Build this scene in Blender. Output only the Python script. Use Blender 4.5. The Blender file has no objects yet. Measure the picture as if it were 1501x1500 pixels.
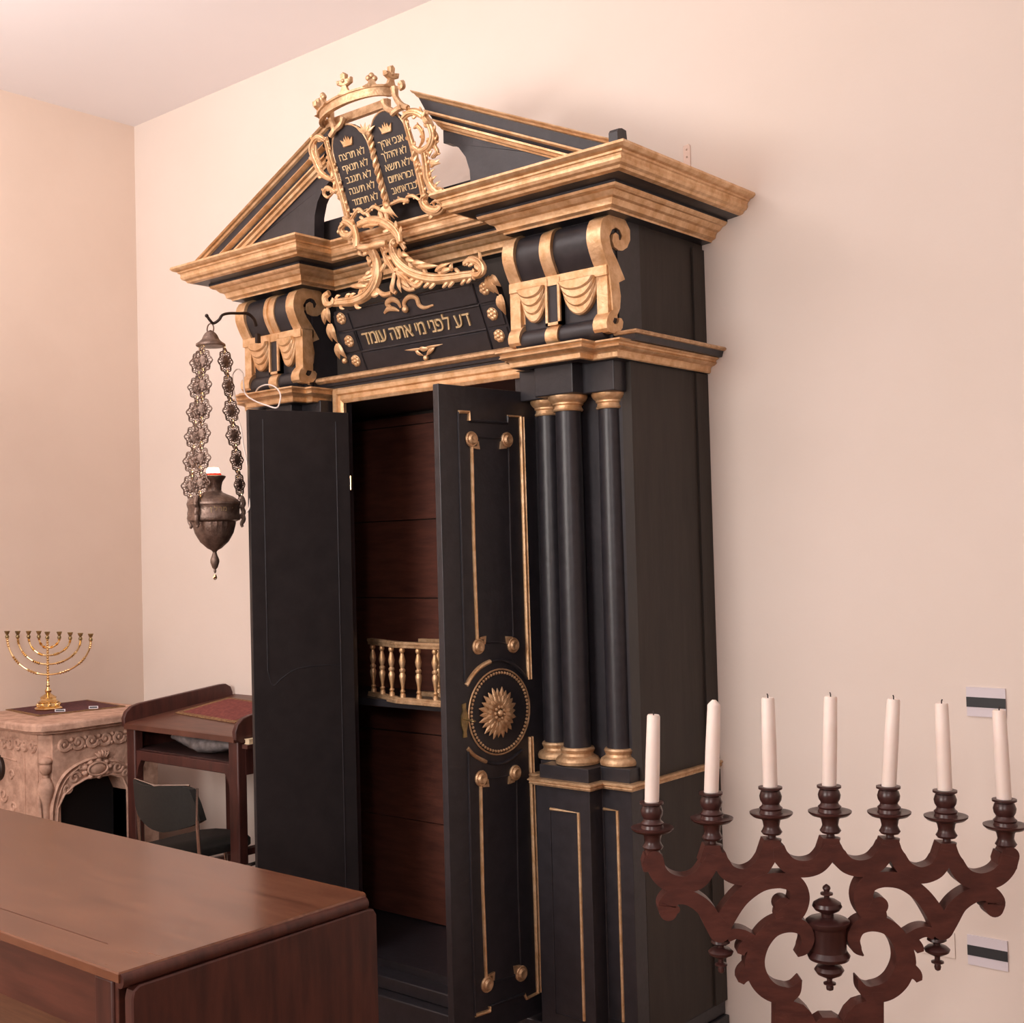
import bpy, bmesh, math, random
from mathutils import Vector, Matrix
random.seed(7)
C = bpy.context.scene.collection
PI = math.pi
# ------------------------------------------------------------------ camera
FPX, YAW, PITCH, ROLL, CAMH = 1811.6, math.radians(40.12), math.radians(1.784), math.radians(-1.524), 1.45
cF = Vector((-math.sin(YAW)*math.cos(PITCH), math.cos(YAW)*math.cos(PITCH), math.sin(PITCH)))
cR0 = Vector((math.cos(YAW), math.sin(YAW), 0)); cU0 = cR0.cross(cF)
cR = cR0*math.cos(ROLL)+cU0*math.sin(ROLL); cU = cU0*math.cos(ROLL)-cR0*math.sin(ROLL)
CAM = Vector((0, 0, CAMH))
def ray(px, py): return cF+cR*((px-750.5)/FPX)-cU*((py-750)/FPX)
def onX(px, py, X): d = ray(px, py); return CAM+d*(X/d.x)
def onY(px, py, Y): d = ray(px, py); return CAM+d*(Y/d.y)
def onZ(px, py, Z): d = ray(px, py); return CAM+d*((Z-CAMH)/d.z)
class Plane:
    """a plane in the room: origin o, axes u, v and normal n; px() measures a point of it, w() gives the world point"""
    def __init__(s, o, u, v):
        s.o = Vector(o); s.u = Vector(u).normalized(); s.v = Vector(v).normalized(); s.n = s.u.cross(s.v).normalized()
    def px(s, x, y):
        d = ray(x, y); t = (s.o-CAM).dot(s.n)/d.dot(s.n); p = CAM+d*t-s.o
        return (p.dot(s.u), p.dot(s.v))
    def w(s, a, b, c=0.0): return s.o+s.u*a+s.v*b+s.n*c
# ------------------------------------------------------------------ materials
def nodes(name):
    m = bpy.data.materials.new(name); m.use_nodes = True
    nt = m.node_tree; b = nt.nodes['Principled BSDF']; return m, nt, b
def mk(name, col, rough=.5, metal=0., var=None, vscale=8., vdetail=4., stretch=None, bump=0., bscale=60., rvar=0., spec=None, emit=None, estr=0., trans=0., alpha=1., coat=0., sss=0., contrast=(.35, .65)):
    m, nt, b = nodes(name)
    b.inputs['Base Color'].default_value = (*col, 1); b.inputs['Roughness'].default_value = rough; b.inputs['Metallic'].default_value = metal
    if spec is not None: b.inputs['Specular IOR Level'].default_value = spec
    if coat: b.inputs['Coat Weight'].default_value = coat; b.inputs['Coat Roughness'].default_value = .25
    if trans: b.inputs['Transmission Weight'].default_value = trans
    if alpha < 1: b.inputs['Alpha'].default_value = alpha
    if sss: b.inputs['Subsurface Weight'].default_value = sss; b.inputs['Subsurface Radius'].default_value = (.02, .01, .006); b.inputs['Subsurface Scale'].default_value = .5
    if emit: b.inputs['Emission Color'].default_value = (*emit, 1); b.inputs['Emission Strength'].default_value = estr
    tc = nt.nodes.new('ShaderNodeTexCoord'); co = tc.outputs['Object']
    if stretch:
        mp = nt.nodes.new('ShaderNodeMapping'); mp.inputs['Scale'].default_value = stretch; nt.links.new(co, mp.inputs['Vector']); co = mp.outputs['Vector']
    if var:
        n = nt.nodes.new('ShaderNodeTexNoise'); n.inputs['Scale'].default_value = vscale; n.inputs['Detail'].default_value = vdetail; n.inputs['Roughness'].default_value = .6
        nt.links.new(co, n.inputs['Vector'])
        r = nt.nodes.new('ShaderNodeValToRGB'); r.color_ramp.elements[0].position = contrast[0]; r.color_ramp.elements[1].position = contrast[1]
        r.color_ramp.elements[0].color = (*col, 1); r.color_ramp.elements[1].color = (*var, 1)
        nt.links.new(n.outputs['Fac'], r.inputs['Fac']); nt.links.new(r.outputs['Color'], b.inputs['Base Color'])
        if rvar:
            mr = nt.nodes.new('ShaderNodeMapRange'); mr.inputs['To Min'].default_value = rough-rvar; mr.inputs['To Max'].default_value = rough+rvar
            nt.links.new(n.outputs['Fac'], mr.inputs['Value']); nt.links.new(mr.outputs['Result'], b.inputs['Roughness'])
    if bump:
        n2 = nt.nodes.new('ShaderNodeTexNoise'); n2.inputs['Scale'].default_value = bscale; n2.inputs['Detail'].default_value = 5
        nt.links.new(co, n2.inputs['Vector'])
        bp = nt.nodes.new('ShaderNodeBump'); bp.inputs['Strength'].default_value = bump; bp.inputs['Distance'].default_value = .004
        nt.links.new(n2.outputs['Fac'], bp.inputs['Height']); nt.links.new(bp.outputs['Normal'], b.inputs['Normal'])
    return m
M = {}
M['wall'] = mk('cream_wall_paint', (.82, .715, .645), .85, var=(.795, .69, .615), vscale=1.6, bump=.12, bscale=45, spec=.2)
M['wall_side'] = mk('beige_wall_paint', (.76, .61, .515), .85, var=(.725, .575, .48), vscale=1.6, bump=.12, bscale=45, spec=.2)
M['ceil'] = mk('white_ceiling_paint', (.88, .84, .85), .9, var=(.865, .825, .835), vscale=1.2, bump=.05, spec=.2)
M['floor'] = mk('brown_floor', (.24, .11, .06), .4, var=(.17, .075, .04), vscale=5, stretch=(1, 8, 1))
M['gold'] = mk('gilded_wood', (.86, .60, .36), .42, metal=.62, var=(.62, .36, .17), vscale=26, vdetail=6, bump=.35, bscale=120, rvar=.08)
M['goldd'] = mk('worn_gilding', (.72, .49, .29), .46, metal=.6, var=(.46, .27, .14), vscale=40, vdetail=6, bump=.45, bscale=150, rvar=.08)
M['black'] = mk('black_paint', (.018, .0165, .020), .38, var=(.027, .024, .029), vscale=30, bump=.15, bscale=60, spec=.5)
M['blackside'] = mk('black_brown_paint', (.026, .020, .017), .55, var=(.036, .028, .023), vscale=24, stretch=(1, 1, .15), bump=.2, bscale=80, spec=.35)
M['inner'] = mk('dark_inner_paint', (.016, .013, .014), .5, var=(.024, .019, .02), vscale=20, spec=.4)
M['redwood'] = mk('reddish_inner_boards', (.13, .040, .024), .55, var=(.075, .022, .014), vscale=7, stretch=(1, 1, 6), bump=.15)
M['menwood'] = mk('dark_red_brown_wood', (.098, .030, .022), .42, var=(.060, .018, .014), vscale=18, stretch=(1, 1, 3), bump=.12, spec=.45)
M['menwood2'] = mk('turned_dark_wood', (.060, .020, .017), .33, var=(.035, .012, .011), vscale=22, spec=.5)
M['tabletop'] = mk('polished_mahogany_top', (.085, .030, .017), .22, var=(.20, .080, .042), vscale=5, vdetail=7, stretch=(1, 9, 1), rvar=.012, spec=.6, contrast=(.25, .78))
M['table'] = mk('mahogany', (.085, .026, .018), .42, var=(.042, .013, .010), vscale=5, vdetail=7, stretch=(7, 7, 1), spec=.45)
M['apron'] = mk('mahogany_apron', (.10, .031, .020), .42, var=(.060, .019, .013), vscale=5, vdetail=7, stretch=(1, 1, 9), spec=.45)
M['desk'] = mk('brown_desk_wood', (.13, .048, .030), .40, var=(.085, .030, .020), vscale=8, stretch=(1, 6, 1), spec=.5)
M['deskleg'] = mk('dark_desk_wood', (.085, .026, .020), .42, var=(.05, .016, .013), vscale=8, stretch=(6, 6, 1), spec=.45)
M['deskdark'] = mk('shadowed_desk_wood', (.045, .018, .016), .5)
M['stone'] = mk('pink_carved_stone', (.63, .40, .30), .75, var=(.43, .26, .19), vscale=24, bump=.9, bscale=48, spec=.25)
M['soot'] = mk('black_hearth', (.012, .010, .011), .6)
M['brass'] = mk('polished_brass', (.90, .67, .36), .20, metal=1., var=(.74, .50, .22), vscale=30)
M['bronze'] = mk('dark_bronze', (.30, .215, .175), .42, metal=.75, var=(.15, .10, .08), vscale=40, bump=.4, bscale=160)
M['iron'] = mk('dark_iron', (.05, .035, .03), .5, metal=.7)
M['wax'] = mk('white_wax', (.88, .76, .69), .45, sss=.15, var=(.85, .72, .65), vscale=20)
M['wick'] = mk('burnt_wick', (.03, .02, .02), .8)
M['glow'] = mk('glowing_wax', (1, .8, .6), .5, emit=(1, .72, .42), estr=9.)
M['redglass'] = mk('red_cup', (.55, .03, .02), .25, emit=(1, .05, .02), estr=.6)
M['runner'] = mk('plum_runner', (.15, .06, .06), .9, var=(.09, .045, .05), vscale=70, bump=.4, bscale=200, spec=.1)
M['darkbrass'] = mk('tarnished_brass', (.42, .30, .13), .35, metal=.9, var=(.22, .17, .09), vscale=60)
M['cloth'] = mk('red_rug', (.27, .085, .07), .9, var=(.17, .05, .05), vscale=70, bump=.4, bscale=200, spec=.1)
M['clothedge'] = mk('rug_border', (.30, .19, .09), .9, var=(.18, .08, .05), vscale=90, spec=.1)
M['chair'] = mk('black_green_upholstery', (.014, .013, .012), .6, var=(.019, .018, .016), vscale=90, spec=.3)
M['chrome'] = mk('chrome', (.55, .50, .48), .22, metal=1.)
M['white'] = mk('white_card', (.72, .66, .70), .6)
M['ink'] = mk('black_stripe', (.025, .027, .030), .5)
M['cream'] = mk('cream_paper', (.75, .60, .40), .8)
M['plastic'] = mk('grey_plastic_bag', (.30, .27, .27), .28, var=(.16, .14, .14), vscale=35, bump=.8, bscale=50)
M['cable'] = mk('white_cable', (.78, .68, .62), .5)
M['letter'] = mk('pale_gold_lettering', (.80, .62, .36), .5, metal=.35, var=(.62, .45, .24), vscale=60)
M['metal'] = mk('pale_metal', (.62, .46, .38), .45, metal=.4)
# ------------------------------------------------------------------ mesh builder
BACK = [1]
def further(v):
    v = CAM+(Vector(v)-CAM)*BACK[0]; v.z = max(v.z, 0); return v
class MB:
    def __init__(s): s.v = []; s.f = []; s.m = []
    def add(s, vs, fs, m=0):
        k = len(s.v); s.v += [Vector(p) for p in vs]; s.f += [tuple(i+k for i in f) for f in fs]
        s.m += ([m]*len(fs) if isinstance(m, int) else m); return s
    def box(s, x0, x1, y0, y1, z0, z1, m=0):
        return s.add([(x0, y0, z0), (x1, y0, z0), (x1, y1, z0), (x0, y1, z0), (x0, y0, z1), (x1, y0, z1), (x1, y1, z1), (x0, y1, z1)],
                     [(3, 2, 1, 0), (4, 5, 6, 7), (0, 1, 5, 4), (1, 2, 6, 5), (2, 3, 7, 6), (3, 0, 4, 7)], m)
    def pbox(s, P, a0, a1, b0, b1, c0, c1, m=0):
        vs = [P.w(a, b, c) for c in (c0, c1) for a, b in ((a0, b0), (a1, b0), (a1, b1), (a0, b1))]
        return s.add(vs, [(3, 2, 1, 0), (4, 5, 6, 7), (0, 1, 5, 4), (1, 2, 6, 5), (2, 3, 7, 6), (3, 0, 4, 7)], m)
    def prism(s, pts, fn, c0, c1, m=0, bev=0.):
        """outline pts (a,b) extruded from c0 to c1, fn(a,b,c) -> world; bev shrinks the c1 face a little"""
        n = len(pts); A = sum(pts[i][0]*pts[(i+1) % n][1]-pts[(i+1) % n][0]*pts[i][1] for i in range(n))
        if A < 0: pts = pts[::-1]
        vs = [fn(a, b, c0) for a, b in pts]
        fs = [tuple(range(n))[::-1]]
        if bev:
            ins = []
            for i in range(n):
                p0, p1, p2 = Vector(pts[i-1]), Vector(pts[i]), Vector(pts[(i+1) % n])
                d1 = (p1-p0).normalized(); d2 = (p2-p1).normalized(); nn = Vector((-d1.y-d2.y, d1.x+d2.x))
                if nn.length > 1e-6: nn.normalize()
                ins.append(p1+nn*abs(bev))
            vs += [fn(a, b, c1-bev if c1 > c0 else c1+bev) for a, b in pts]+[fn(a, b, c1) for a, b in ins]
            for k in (0, n):
                fs += [(k+i, k+(i+1) % n, k+n+(i+1) % n, k+n+i) for i in range(n)]
            fs.append(tuple(range(2*n, 3*n)))
        else:
            vs += [fn(a, b, c1) for a, b in pts]
            fs += [(i, (i+1) % n, n+(i+1) % n, n+i) for i in range(n)]; fs.append(tuple(range(n, 2*n)))
        return s.add(vs, fs, m)
    def lathe(s, prof, o=(0, 0, 0), seg=24, m=0, ax=None, cap=True, ribs=0, ribd=0.):
        """prof: (r, z[, material]) from bottom to top; ax = (u, v, n) axes, n the turning axis"""
        o = Vector(o); u, v, n = ax or (Vector((1, 0, 0)), Vector((0, 1, 0)), Vector((0, 0, 1)))
        vs = []; fs = []; ms = []
        for pr_ in prof:
            r, z = pr_[0], pr_[1]
            for i in range(seg):
                t = 2*PI*i/seg; rr = r*(1+(ribd*math.cos(t*ribs) if ribs else 0))
                vs.append(o+u*(rr*math.cos(t))+v*(rr*math.sin(t))+n*z)
        for k in range(len(prof)-1):
            mm = prof[k][2] if len(prof[k]) > 2 else m
            for i in range(seg):
                j = (i+1) % seg; fs.append((k*seg+i, k*seg+j, (k+1)*seg+j, (k+1)*seg+i)); ms.append(mm)
        if cap:
            fs.append(tuple(range(seg))[::-1]); ms.append(m); fs.append(tuple(range((len(prof)-1)*seg, len(prof)*seg))); ms.append(m)
        return s.add(vs, fs, ms)
    def tube(s, pts, r, seg=8, m=0, closed=False, flat=1., fn=None, cap=True):
        """pts 3D; r number or list; flat squeezes along direction fn"""
        pts = [Vector(p) for p in pts]; n = len(pts)
        rs = [r]*n if isinstance(r, (int, float)) else list(r)
        if len(rs) != n: rs = [rs[min(len(rs)-1, int(i*(len(rs)-1)/(n-1)))]*(1-((i*(len(rs)-1)/(n-1)) % 1))+rs[min(len(rs)-1, int(i*(len(rs)-1)/(n-1))+1)]*((i*(len(rs)-1)/(n-1)) % 1) for i in range(n)]
        vs = []; fs = []; up = None
        for i, p in enumerate(pts):
            a = pts[(i-1) % n] if (closed or i > 0) else p; b = pts[(i+1) % n] if (closed or i < n-1) else p
            t = (b-a)
            t = t.normalized() if t.length > 1e-9 else Vector((0, 0, 1))
            if fn is not None:
                e2 = (Vector(fn)-t*Vector(fn).dot(t))
                e2 = e2.normalized() if e2.length > 1e-6 else t.orthogonal().normalized()
                e1 = e2.cross(t)
            else:
                if up is None: up = t.orthogonal().normalized()
                e1 = (up-t*up.dot(t)).normalized(); up = e1; e2 = t.cross(e1)
            for k in range(seg):
                q = 2*PI*k/seg; vs.append(p+e1*(rs[i]*math.cos(q))+e2*(rs[i]*flat*math.sin(q)))
        L = n if closed else n-1
        for i in range(L):
            j = (i+1) % n
            for k in range(seg):
                l = (k+1) % seg; fs.append((i*seg+k, i*seg+l, j*seg+l, j*seg+k))
        if not closed and cap: fs.append(tuple(range(seg))[::-1]); fs.append(tuple(range((n-1)*seg, n*seg)))
        return s.add(vs, fs, m)
    def ball(s, c, r, m=0, seg=12, rings=8, ax=None, sc=(1, 1, 1)):
        c = Vector(c); u, v, n = ax or (Vector((1, 0, 0)), Vector((0, 1, 0)), Vector((0, 0, 1)))
        vs = []; fs = []
        for i in range(rings+1):
            p = -PI/2+PI*i/rings
            for k in range(seg):
                t = 2*PI*k/seg; vs.append(c+u*(r*sc[0]*math.cos(p)*math.cos(t))+v*(r*sc[1]*math.cos(p)*math.sin(t))+n*(r*sc[2]*math.sin(p)))
        for i in range(rings):
            for k in range(seg):
                l = (k+1) % seg; fs.append((i*seg+k, i*seg+l, (i+1)*seg+l, (i+1)*seg+k))
        return s.add(vs, fs, m)
    def mould(s, path, prof, closed=False, z=None):
        """mitred moulding: path (x,y) points, prof (out, z, mat)"""
        n = len(path); P = [Vector(p) for p in path]; vs = []; fs = []; ms = []; k = len(prof)
        for i in range(n):
            d1 = (P[i]-P[i-1]).normalized() if (i > 0 or closed) else None
            d2 = (P[(i+1) % n]-P[i]).normalized() if (i < n-1 or closed) else None
            n1 = Vector((-d1.y, d1.x)) if d1 else None; n2 = Vector((-d2.y, d2.x)) if d2 else None
            if n1 is None: w = n2
            elif n2 is None: w = n1
            else: w = (n1+n2)/(1+n1.dot(n2))
            for q in prof: vs.append(Vector((P[i].x+w.x*q[0], P[i].y+w.y*q[0], q[1])))
        for i in range(n if closed else n-1):
            j = (i+1) % n
            for a in range(k-1):
                fs.append((i*k+a, i*k+a+1, j*k+a+1, j*k+a)); ms.append(prof[a][2] if len(prof[a]) > 2 else 0)
        return s.add(vs, fs, ms)
    def bars(s, P, pts, w, h, m=0, closed=False, c0=0.):
        """raised half-round bead following a polyline of the plane P"""
        q = [P.w(a, b, c0) for a, b in pts]
        return s.tube(q, w/2, 8, m, closed, flat=2*h/w, fn=P.n)
    def mirrorX(s, cx):
        n = len(s.v); nf = len(s.f)
        s.v += [Vector((2*cx-v.x, v.y, v.z)) for v in s.v]
        s.f += [tuple(i+n for i in f)[::-1] for f in s.f[:nf]]; s.m += s.m[:nf]; return s
    def pair(s, name, mats, parent, cx, **k):
        """this piece and its mirror image as two objects"""
        s.build(name, mats, parent, **k); m = MB(); m.v = [Vector((2*cx-v.x, v.y, v.z)) for v in s.v]; m.f = s.f; m.m = s.m; m.build(name, mats, parent, **k)
    def build(s, name, mats, parent=None, smooth=35, off=None, bevel=0.):
        me = bpy.data.meshes.new(name)
        o = bpy.data.objects.new(name, me); C.objects.link(o)
        if parent is not None:
            o.parent = parent
            off = wloc(parent) if off is None else off
        off = Vector(off) if off is not None else Vector((0, 0, 0))
        if BACK[0] != 1: s.v = [further(v) for v in s.v]
        me.from_pydata([tuple(v-off) for v in s.v], [], s.f)
        for mm in (mats if isinstance(mats, (list, tuple)) else [mats]): me.materials.append(M[mm] if isinstance(mm, str) else mm)
        me.polygons.foreach_set('material_index', s.m)
        bm = bmesh.new(); bm.from_mesh(me); bmesh.ops.recalc_face_normals(bm, faces=bm.faces); bm.to_mesh(me); bm.free()
        if smooth:
            me.polygons.foreach_set('use_smooth', [True]*len(me.polygons)); me.set_sharp_from_angle(angle=math.radians(smooth))
        if bevel:
            b = o.modifiers.new('edge', 'BEVEL'); b.width = bevel; b.segments = 2; b.limit_method = 'ANGLE'; b.angle_limit = math.radians(40)
        me.update()
        if parent is None and off.length > 0: o.location = off
        return o
def wloc(o):
    l = Vector((0, 0, 0))
    while o is not None: l += o.location; o = o.parent
    return l
def tag(o, label=None, cat=None, group=None, kind=None):
    if label: o['label'] = label
    if cat: o['category'] = cat
    if group: o['group'] = group
    if kind: o['kind'] = kind
    return o
def empty(name, loc, label, cat, group=None):
    o = bpy.data.objects.new(name, None); C.objects.link(o); o.location = loc; o.empty_display_size = .05
    return tag(o, label, cat, group)
def copy_tree(o, parent=None):
    c = o.copy(); C.objects.link(c)
    if parent is not None: c.parent = parent
    for ch in [x for x in o.children]: copy_tree(ch, c)
    return c
def spl(pts, n=6):
    """Catmull-Rom through points of any dimension"""
    out = []; P = [Vector(p) for p in pts]
    for i in range(len(P)-1):
        p0 = P[i-1] if i > 0 else P[i]*2-P[i+1]; p1 = P[i]; p2 = P[i+1]; p3 = P[i+2] if i+2 < len(P) else P[i+1]*2-P[i]
        for k in range(n):
            t = k/n; out.append(.5*((2*p1)+(p2-p0)*t+(2*p0-5*p1+4*p2-p3)*t*t+(3*p1-p0-3*p2+p3)*t*t*t))
    out.append(P[-1]); return out
def lerp_list(ws, n):
    return [ws[int(min(len(ws)-1.0001, i*(len(ws)-1)/(n-1)))]*(1-((min(len(ws)-1.0001, i*(len(ws)-1)/(n-1))) % 1))+ws[int(min(len(ws)-1.0001, i*(len(ws)-1)/(n-1)))+1]*((min(len(ws)-1.0001, i*(len(ws)-1)/(n-1))) % 1) for i in range(n)]
GLYPH = {}
BOXED = {'ד': [(.32, .41, 0, .54), (.01, .50, .51, .59)], 'ף': [(.42, .51, -.24, .52), (.06, .51, .51, .59), (.01, .10, .27, .56), (.05, .24, .21, .29)]}
def glyph(ch):
    """one letter as (points, faces, width) with unit size and thickness 1"""
    if ch in GLYPH: return GLYPH[ch]
    vs = []; fs = []
    if ch in BOXED:
        m = MB()
        for x0, x1, y0, y1 in BOXED[ch]: m.box(x0, x1, y0, y1, -.5, .5)
        vs, fs = m.v, m.f
    elif ch != ' ':
        cu = bpy.data.curves.new('letter', 'FONT'); cu.body = ch; cu.size = 1; cu.extrude = .5; cu.resolution_u = 3
        to = bpy.data.objects.new('letter', cu); C.objects.link(to); bpy.context.view_layer.update()
        me = bpy.data.meshes.new_from_object(to.evaluated_get(bpy.context.evaluated_depsgraph_get())); bpy.data.objects.remove(to)
        vs = [v.co.copy() for v in me.vertices]; fs = [tuple(p.vertices) for p in me.polygons]
    if vs:
        x0 = min(v.x for v in vs); w = max(v.x for v in vs)-x0; vs = [Vector((v.x-x0, v.y-.295, v.z)) for v in vs]
    else: w = .16
    GLYPH[ch] = (vs, fs, w); return GLYPH[ch]
def text_mesh(name, body, size, P, a, b, c, mat, parent, ext=.0015, fit=None):
    """letters set from left to right on plane P, centred on (a, b) or stretched between fit = (a0, a1)"""
    W = sum(glyph(ch)[2]+.075 for ch in body)-.075; k = (fit[1]-fit[0])/W if fit else size; x = fit[0] if fit else a-W*size/2
    mb = MB()
    for ch in body:
        vs, fs, w = glyph(ch); mb.add([P.w(x+v.x*k, b+v.y*size, c+v.z*2*ext) for v in vs], fs); x += (w+.075)*k
    if parent is None: return mb
    return mb.build(name, mat, parent, smooth=0)
# ------------------------------------------------------------------ the room
XL, YB, ZC, XR, YF = -4.72, 3.083, 3.362, 2.6, -3.6
def slab(name, b, mat): return tag(MB().box(*b).build(name, mat, smooth=0), kind='structure')
slab('floor', (XL-.1, XR+.1, YF-.1, YB+.1, -.08, 0), 'floor')
slab('ceiling', (XL-.1, XR+.1, YF-.1, YB+.1, ZC, ZC+.08), 'ceil')
slab('wall_back', (XL-.1, XR+.1, YB, YB+.1, 0, ZC), 'wall')
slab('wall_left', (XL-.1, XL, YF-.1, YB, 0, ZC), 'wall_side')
slab('wall_right', (XR, XR+.1, YF-.1, YB, 0, ZC), 'wall')
slab('wall_front', (XL, XR, YF-.1, YF, 0, ZC), 'wall')
# ------------------------------------------------------------------ the torah ark
CX = -2.607
ark = empty('torah_ark', (CX, 2.75, 0), 'tall black and gilded wooden ark cabinet with open doors, columns and pediment', 'cabinet')
def sym(x): return 2*CX-x
XS = -1.852
# plinth and base moulding
b = MB(); b.box(sym(-1.84), -1.84, 2.60, YB-.002, 0, .12); b.box(sym(XS), XS, 2.64, YB-.002, .12, .16)
b.build('plinth', 'black', ark, bevel=.004)
# carcass: back, sides, front boards, lid, floor
b = MB()
b.box(sym(XS), XS, 3.062, YB-.001, .16, 2.0, 1)
b.box(XS-.03, XS, 2.70, 3.062, .16, 2.0, 1); b.box(sym(XS), sym(XS-.03), 2.70, 3.062, .16, 2.0, 1)
b.box(-2.25, XS-.03, 2.70, 2.725, .16, 2.0, 0); b.box(sym(XS-.03), sym(-2.25), 2.70, 2.725, .16, 2.0, 0)
b.box(-2.962, -2.252, 2.70, 2.725, 1.937, 2.0, 0)
b.box(sym(XS-.03), XS-.03, 2.725, 3.062, 1.937, 1.96, 0)
b.box(sym(XS-.03), XS-.03, 2.70, 3.062, .16, .185, 0)
b.build('body', ['black', 'blackside'], ark, smooth=0)
# vertical board seam at the back of the right side
for z0, z1 in ((.16, .81), (.84, 1.94), (2.012, 2.30)): MB().box(XS, XS+.006, 3.02, YB-.001, z0, z1).build('side_board', 'blackside', ark, smooth=0)
# inner back boards, reddish
z = .19; hs = [.34, .3, .145, .32, .27, .33, .04]
for i, h in enumerate(hs):
    z1 = min(z+h, 1.93); MB().box(sym(XS-.032), XS-.032, 3.05-.004*(i % 2), 3.061, z, z1-.004).build('inner_back_board', 'redwood', ark, smooth=0); z = z1
b = MB(); b.box(sym(XS-.032), XS-.032, 2.79, 3.05, .955, .978); b.build('inner_shelf', 'black', ark, smooth=0)
# frieze body and ressauts
FY, RY = 2.617, 2.759
b = MB()
b.box(sym(XS), XS, RY, YB-.001, 2.0, 2.40, 1)
for s in (0, 1):
    x0, x1 = (-2.148, XS) if s == 0 else (sym(XS), -3.066)
    b.box(x0, x1, 2.655, RY, 1.99, 2.36, 0)
    b.box(x0+.004, x1-.004, 2.63, 2.70, 1.985, 2.33, 0)
b.box(sym(XS), XS, 2.70, RY, 1.99, 2.0, 0)
b.build('frieze', ['black', 'blackside'], ark, smooth=0)
# main cornice
CP = [(XS, YB-.001), (XS, FY), (-2.148, FY), (-2.148, RY), (-3.066, RY), (-3.066, FY), (sym(XS), FY), (sym(XS), YB-.001)]
prof = [(-.1, 2.434, 0), (.176, 2.434, 0), (.178, 2.427, 0), (.172, 2.421, 0), (.167, 2.419, 0), (.160, 2.418, 0), (.159, 2.413, 0), (.154, 2.411, 0), (.152, 2.406, 0), (.153, 2.398, 0), (.149, 2.391, 0),
        (.140, 2.387, 0), (.137, 2.381, 0), (.130, 2.379, 0), (.124, 2.378, 1), (.086, 2.374, 1), (.086, 2.368, 0), (.083, 2.362, 0), (.077, 2.358, 0), (.070, 2.357, 0), (.066, 2.352, 0), (.060, 2.346, 0),
        (.051, 2.343, 0), (.047, 2.335, 0), (.046, 2.328, 0), (.040, 2.325, 0), (.034, 2.323, 0), (.032, 2.318, 1), (-.02, 2.314, 1)]
MB().mould(CP, prof).build('main_cornice', ['gold', 'black'], ark, smooth=25)
b = MB(); b.prism([(-1.70, 3.08), (-1.70, 2.47), (-2.30, 2.47), (-2.30, 2.60), (sym(-2.30), 2.60), (sym(-2.30), 2.47), (sym(-1.70), 2.47), (sym(-1.70), 3.08)], lambda x, y, c: Vector((x, y, c)), 2.424, 2.4325)
b.build('cornice_lid', 'black', ark, smooth=0)
b = MB(); pts = [(2.452, 2.434), (2.452, 2.460), (2.458, 2.468), (2.472, 2.472), (2.49, 2.470), (2.495, 2.434)]
b.prism(pts, lambda a, bb, c: Vector((c, a, bb)), -1.726, -1.700); b.build('corner_block', 'black', ark, smooth=30)
# raking cornices and pediment board
PZ, PX0 = 2.434, -1.725
sl = (2.767-2.464)/(2.443-1.754)
RD = .54
def rake(mir):
    b = MB(); s_l = sl*(1.06 if mir else 1.0); ang = math.atan(s_l); u = Vector((-math.cos(ang), 0, math.sin(ang))); v = Vector((math.sin(ang), 0, math.cos(ang)))
    o = Vector((-1.754, 0, 2.466)); L = .753
    # section (drop below top line, y, mat)
    sec = [(0, 2.555, 0), (0, 2.498, 0), (.006, 2.495, 0), (.012, 2.500, 0), (.013, 2.508, 0), (.022, 2.512, 0), (.026, 2.520, 1), (.075, 2.522, 1), (.077, 2.514, 0), (.086, 2.512, 0), (.092, 2.518, 0), (.094, 2.532, 1),
           (.108, 2.536, 1), (.110, 2.530, 0), (.120, 2.530, 0), (.123, 2.540, 0), (.136, 2.544, 0), (.140, 2.552, 0), (.146, 2.554, 0), (.148, 2.5555, 1)]
    vs = []; fs = []; ms = []; k = len(sec)
    for t0 in (0, 1):
        for d, y, m in sec:
            d *= RD
            # foot is cut level with the cornice top, head is cut vertical
            p = o-v*d
            if t0 == 0:
                t = (PZ-p.z)/u.z
                t = max(t, -.05)
            else: t = ((-2.443+(.028 if mir else 0)+.066*(d/(.148*RD)))-p.x)/u.x
            q = p+u*t; vs.append(Vector((q.x, y, q.z)))
    for a in range(k-1): fs.append((a, a+1, k+a+1, k+a)); ms.append(sec[a][2])
    fs.append(tuple(range(k))); ms.append(0); fs.append(tuple(range(k, 2*k))); ms.append(1)
    b.add(vs, fs, ms)
    if mir: b.v = [Vector((2*CX-p.x, p.y, p.z)) for p in b.v]
    return b
for mir in (0, 1): rake(mir).build('raking_cornice', ['gold', 'black'], ark, smooth=25)
zt = lambda x: 2.466+(-1.754-x)*sl-.15*RD*1.05
half = [(-1.80, PZ), (-1.80, zt(-1.80)+.03), (-2.376, zt(-2.376)+.03), (-2.376, 2.614), (-2.350, 2.608), (-2.318, 2.588), (-2.293, 2.556), (-2.279, 2.515), (-2.274, PZ)]
b = MB(); b.prism(half, lambda x, z, c: Vector((x, c, z)), 2.56, 2.60); b.pair('tympanum', 'black', ark, CX, smooth=20)
b = MB(); b.box(-2.99, -2.23, 2.625, 2.645, PZ-.02, 2.514); b.build('back_rail', 'inner', ark, smooth=0)
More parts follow.
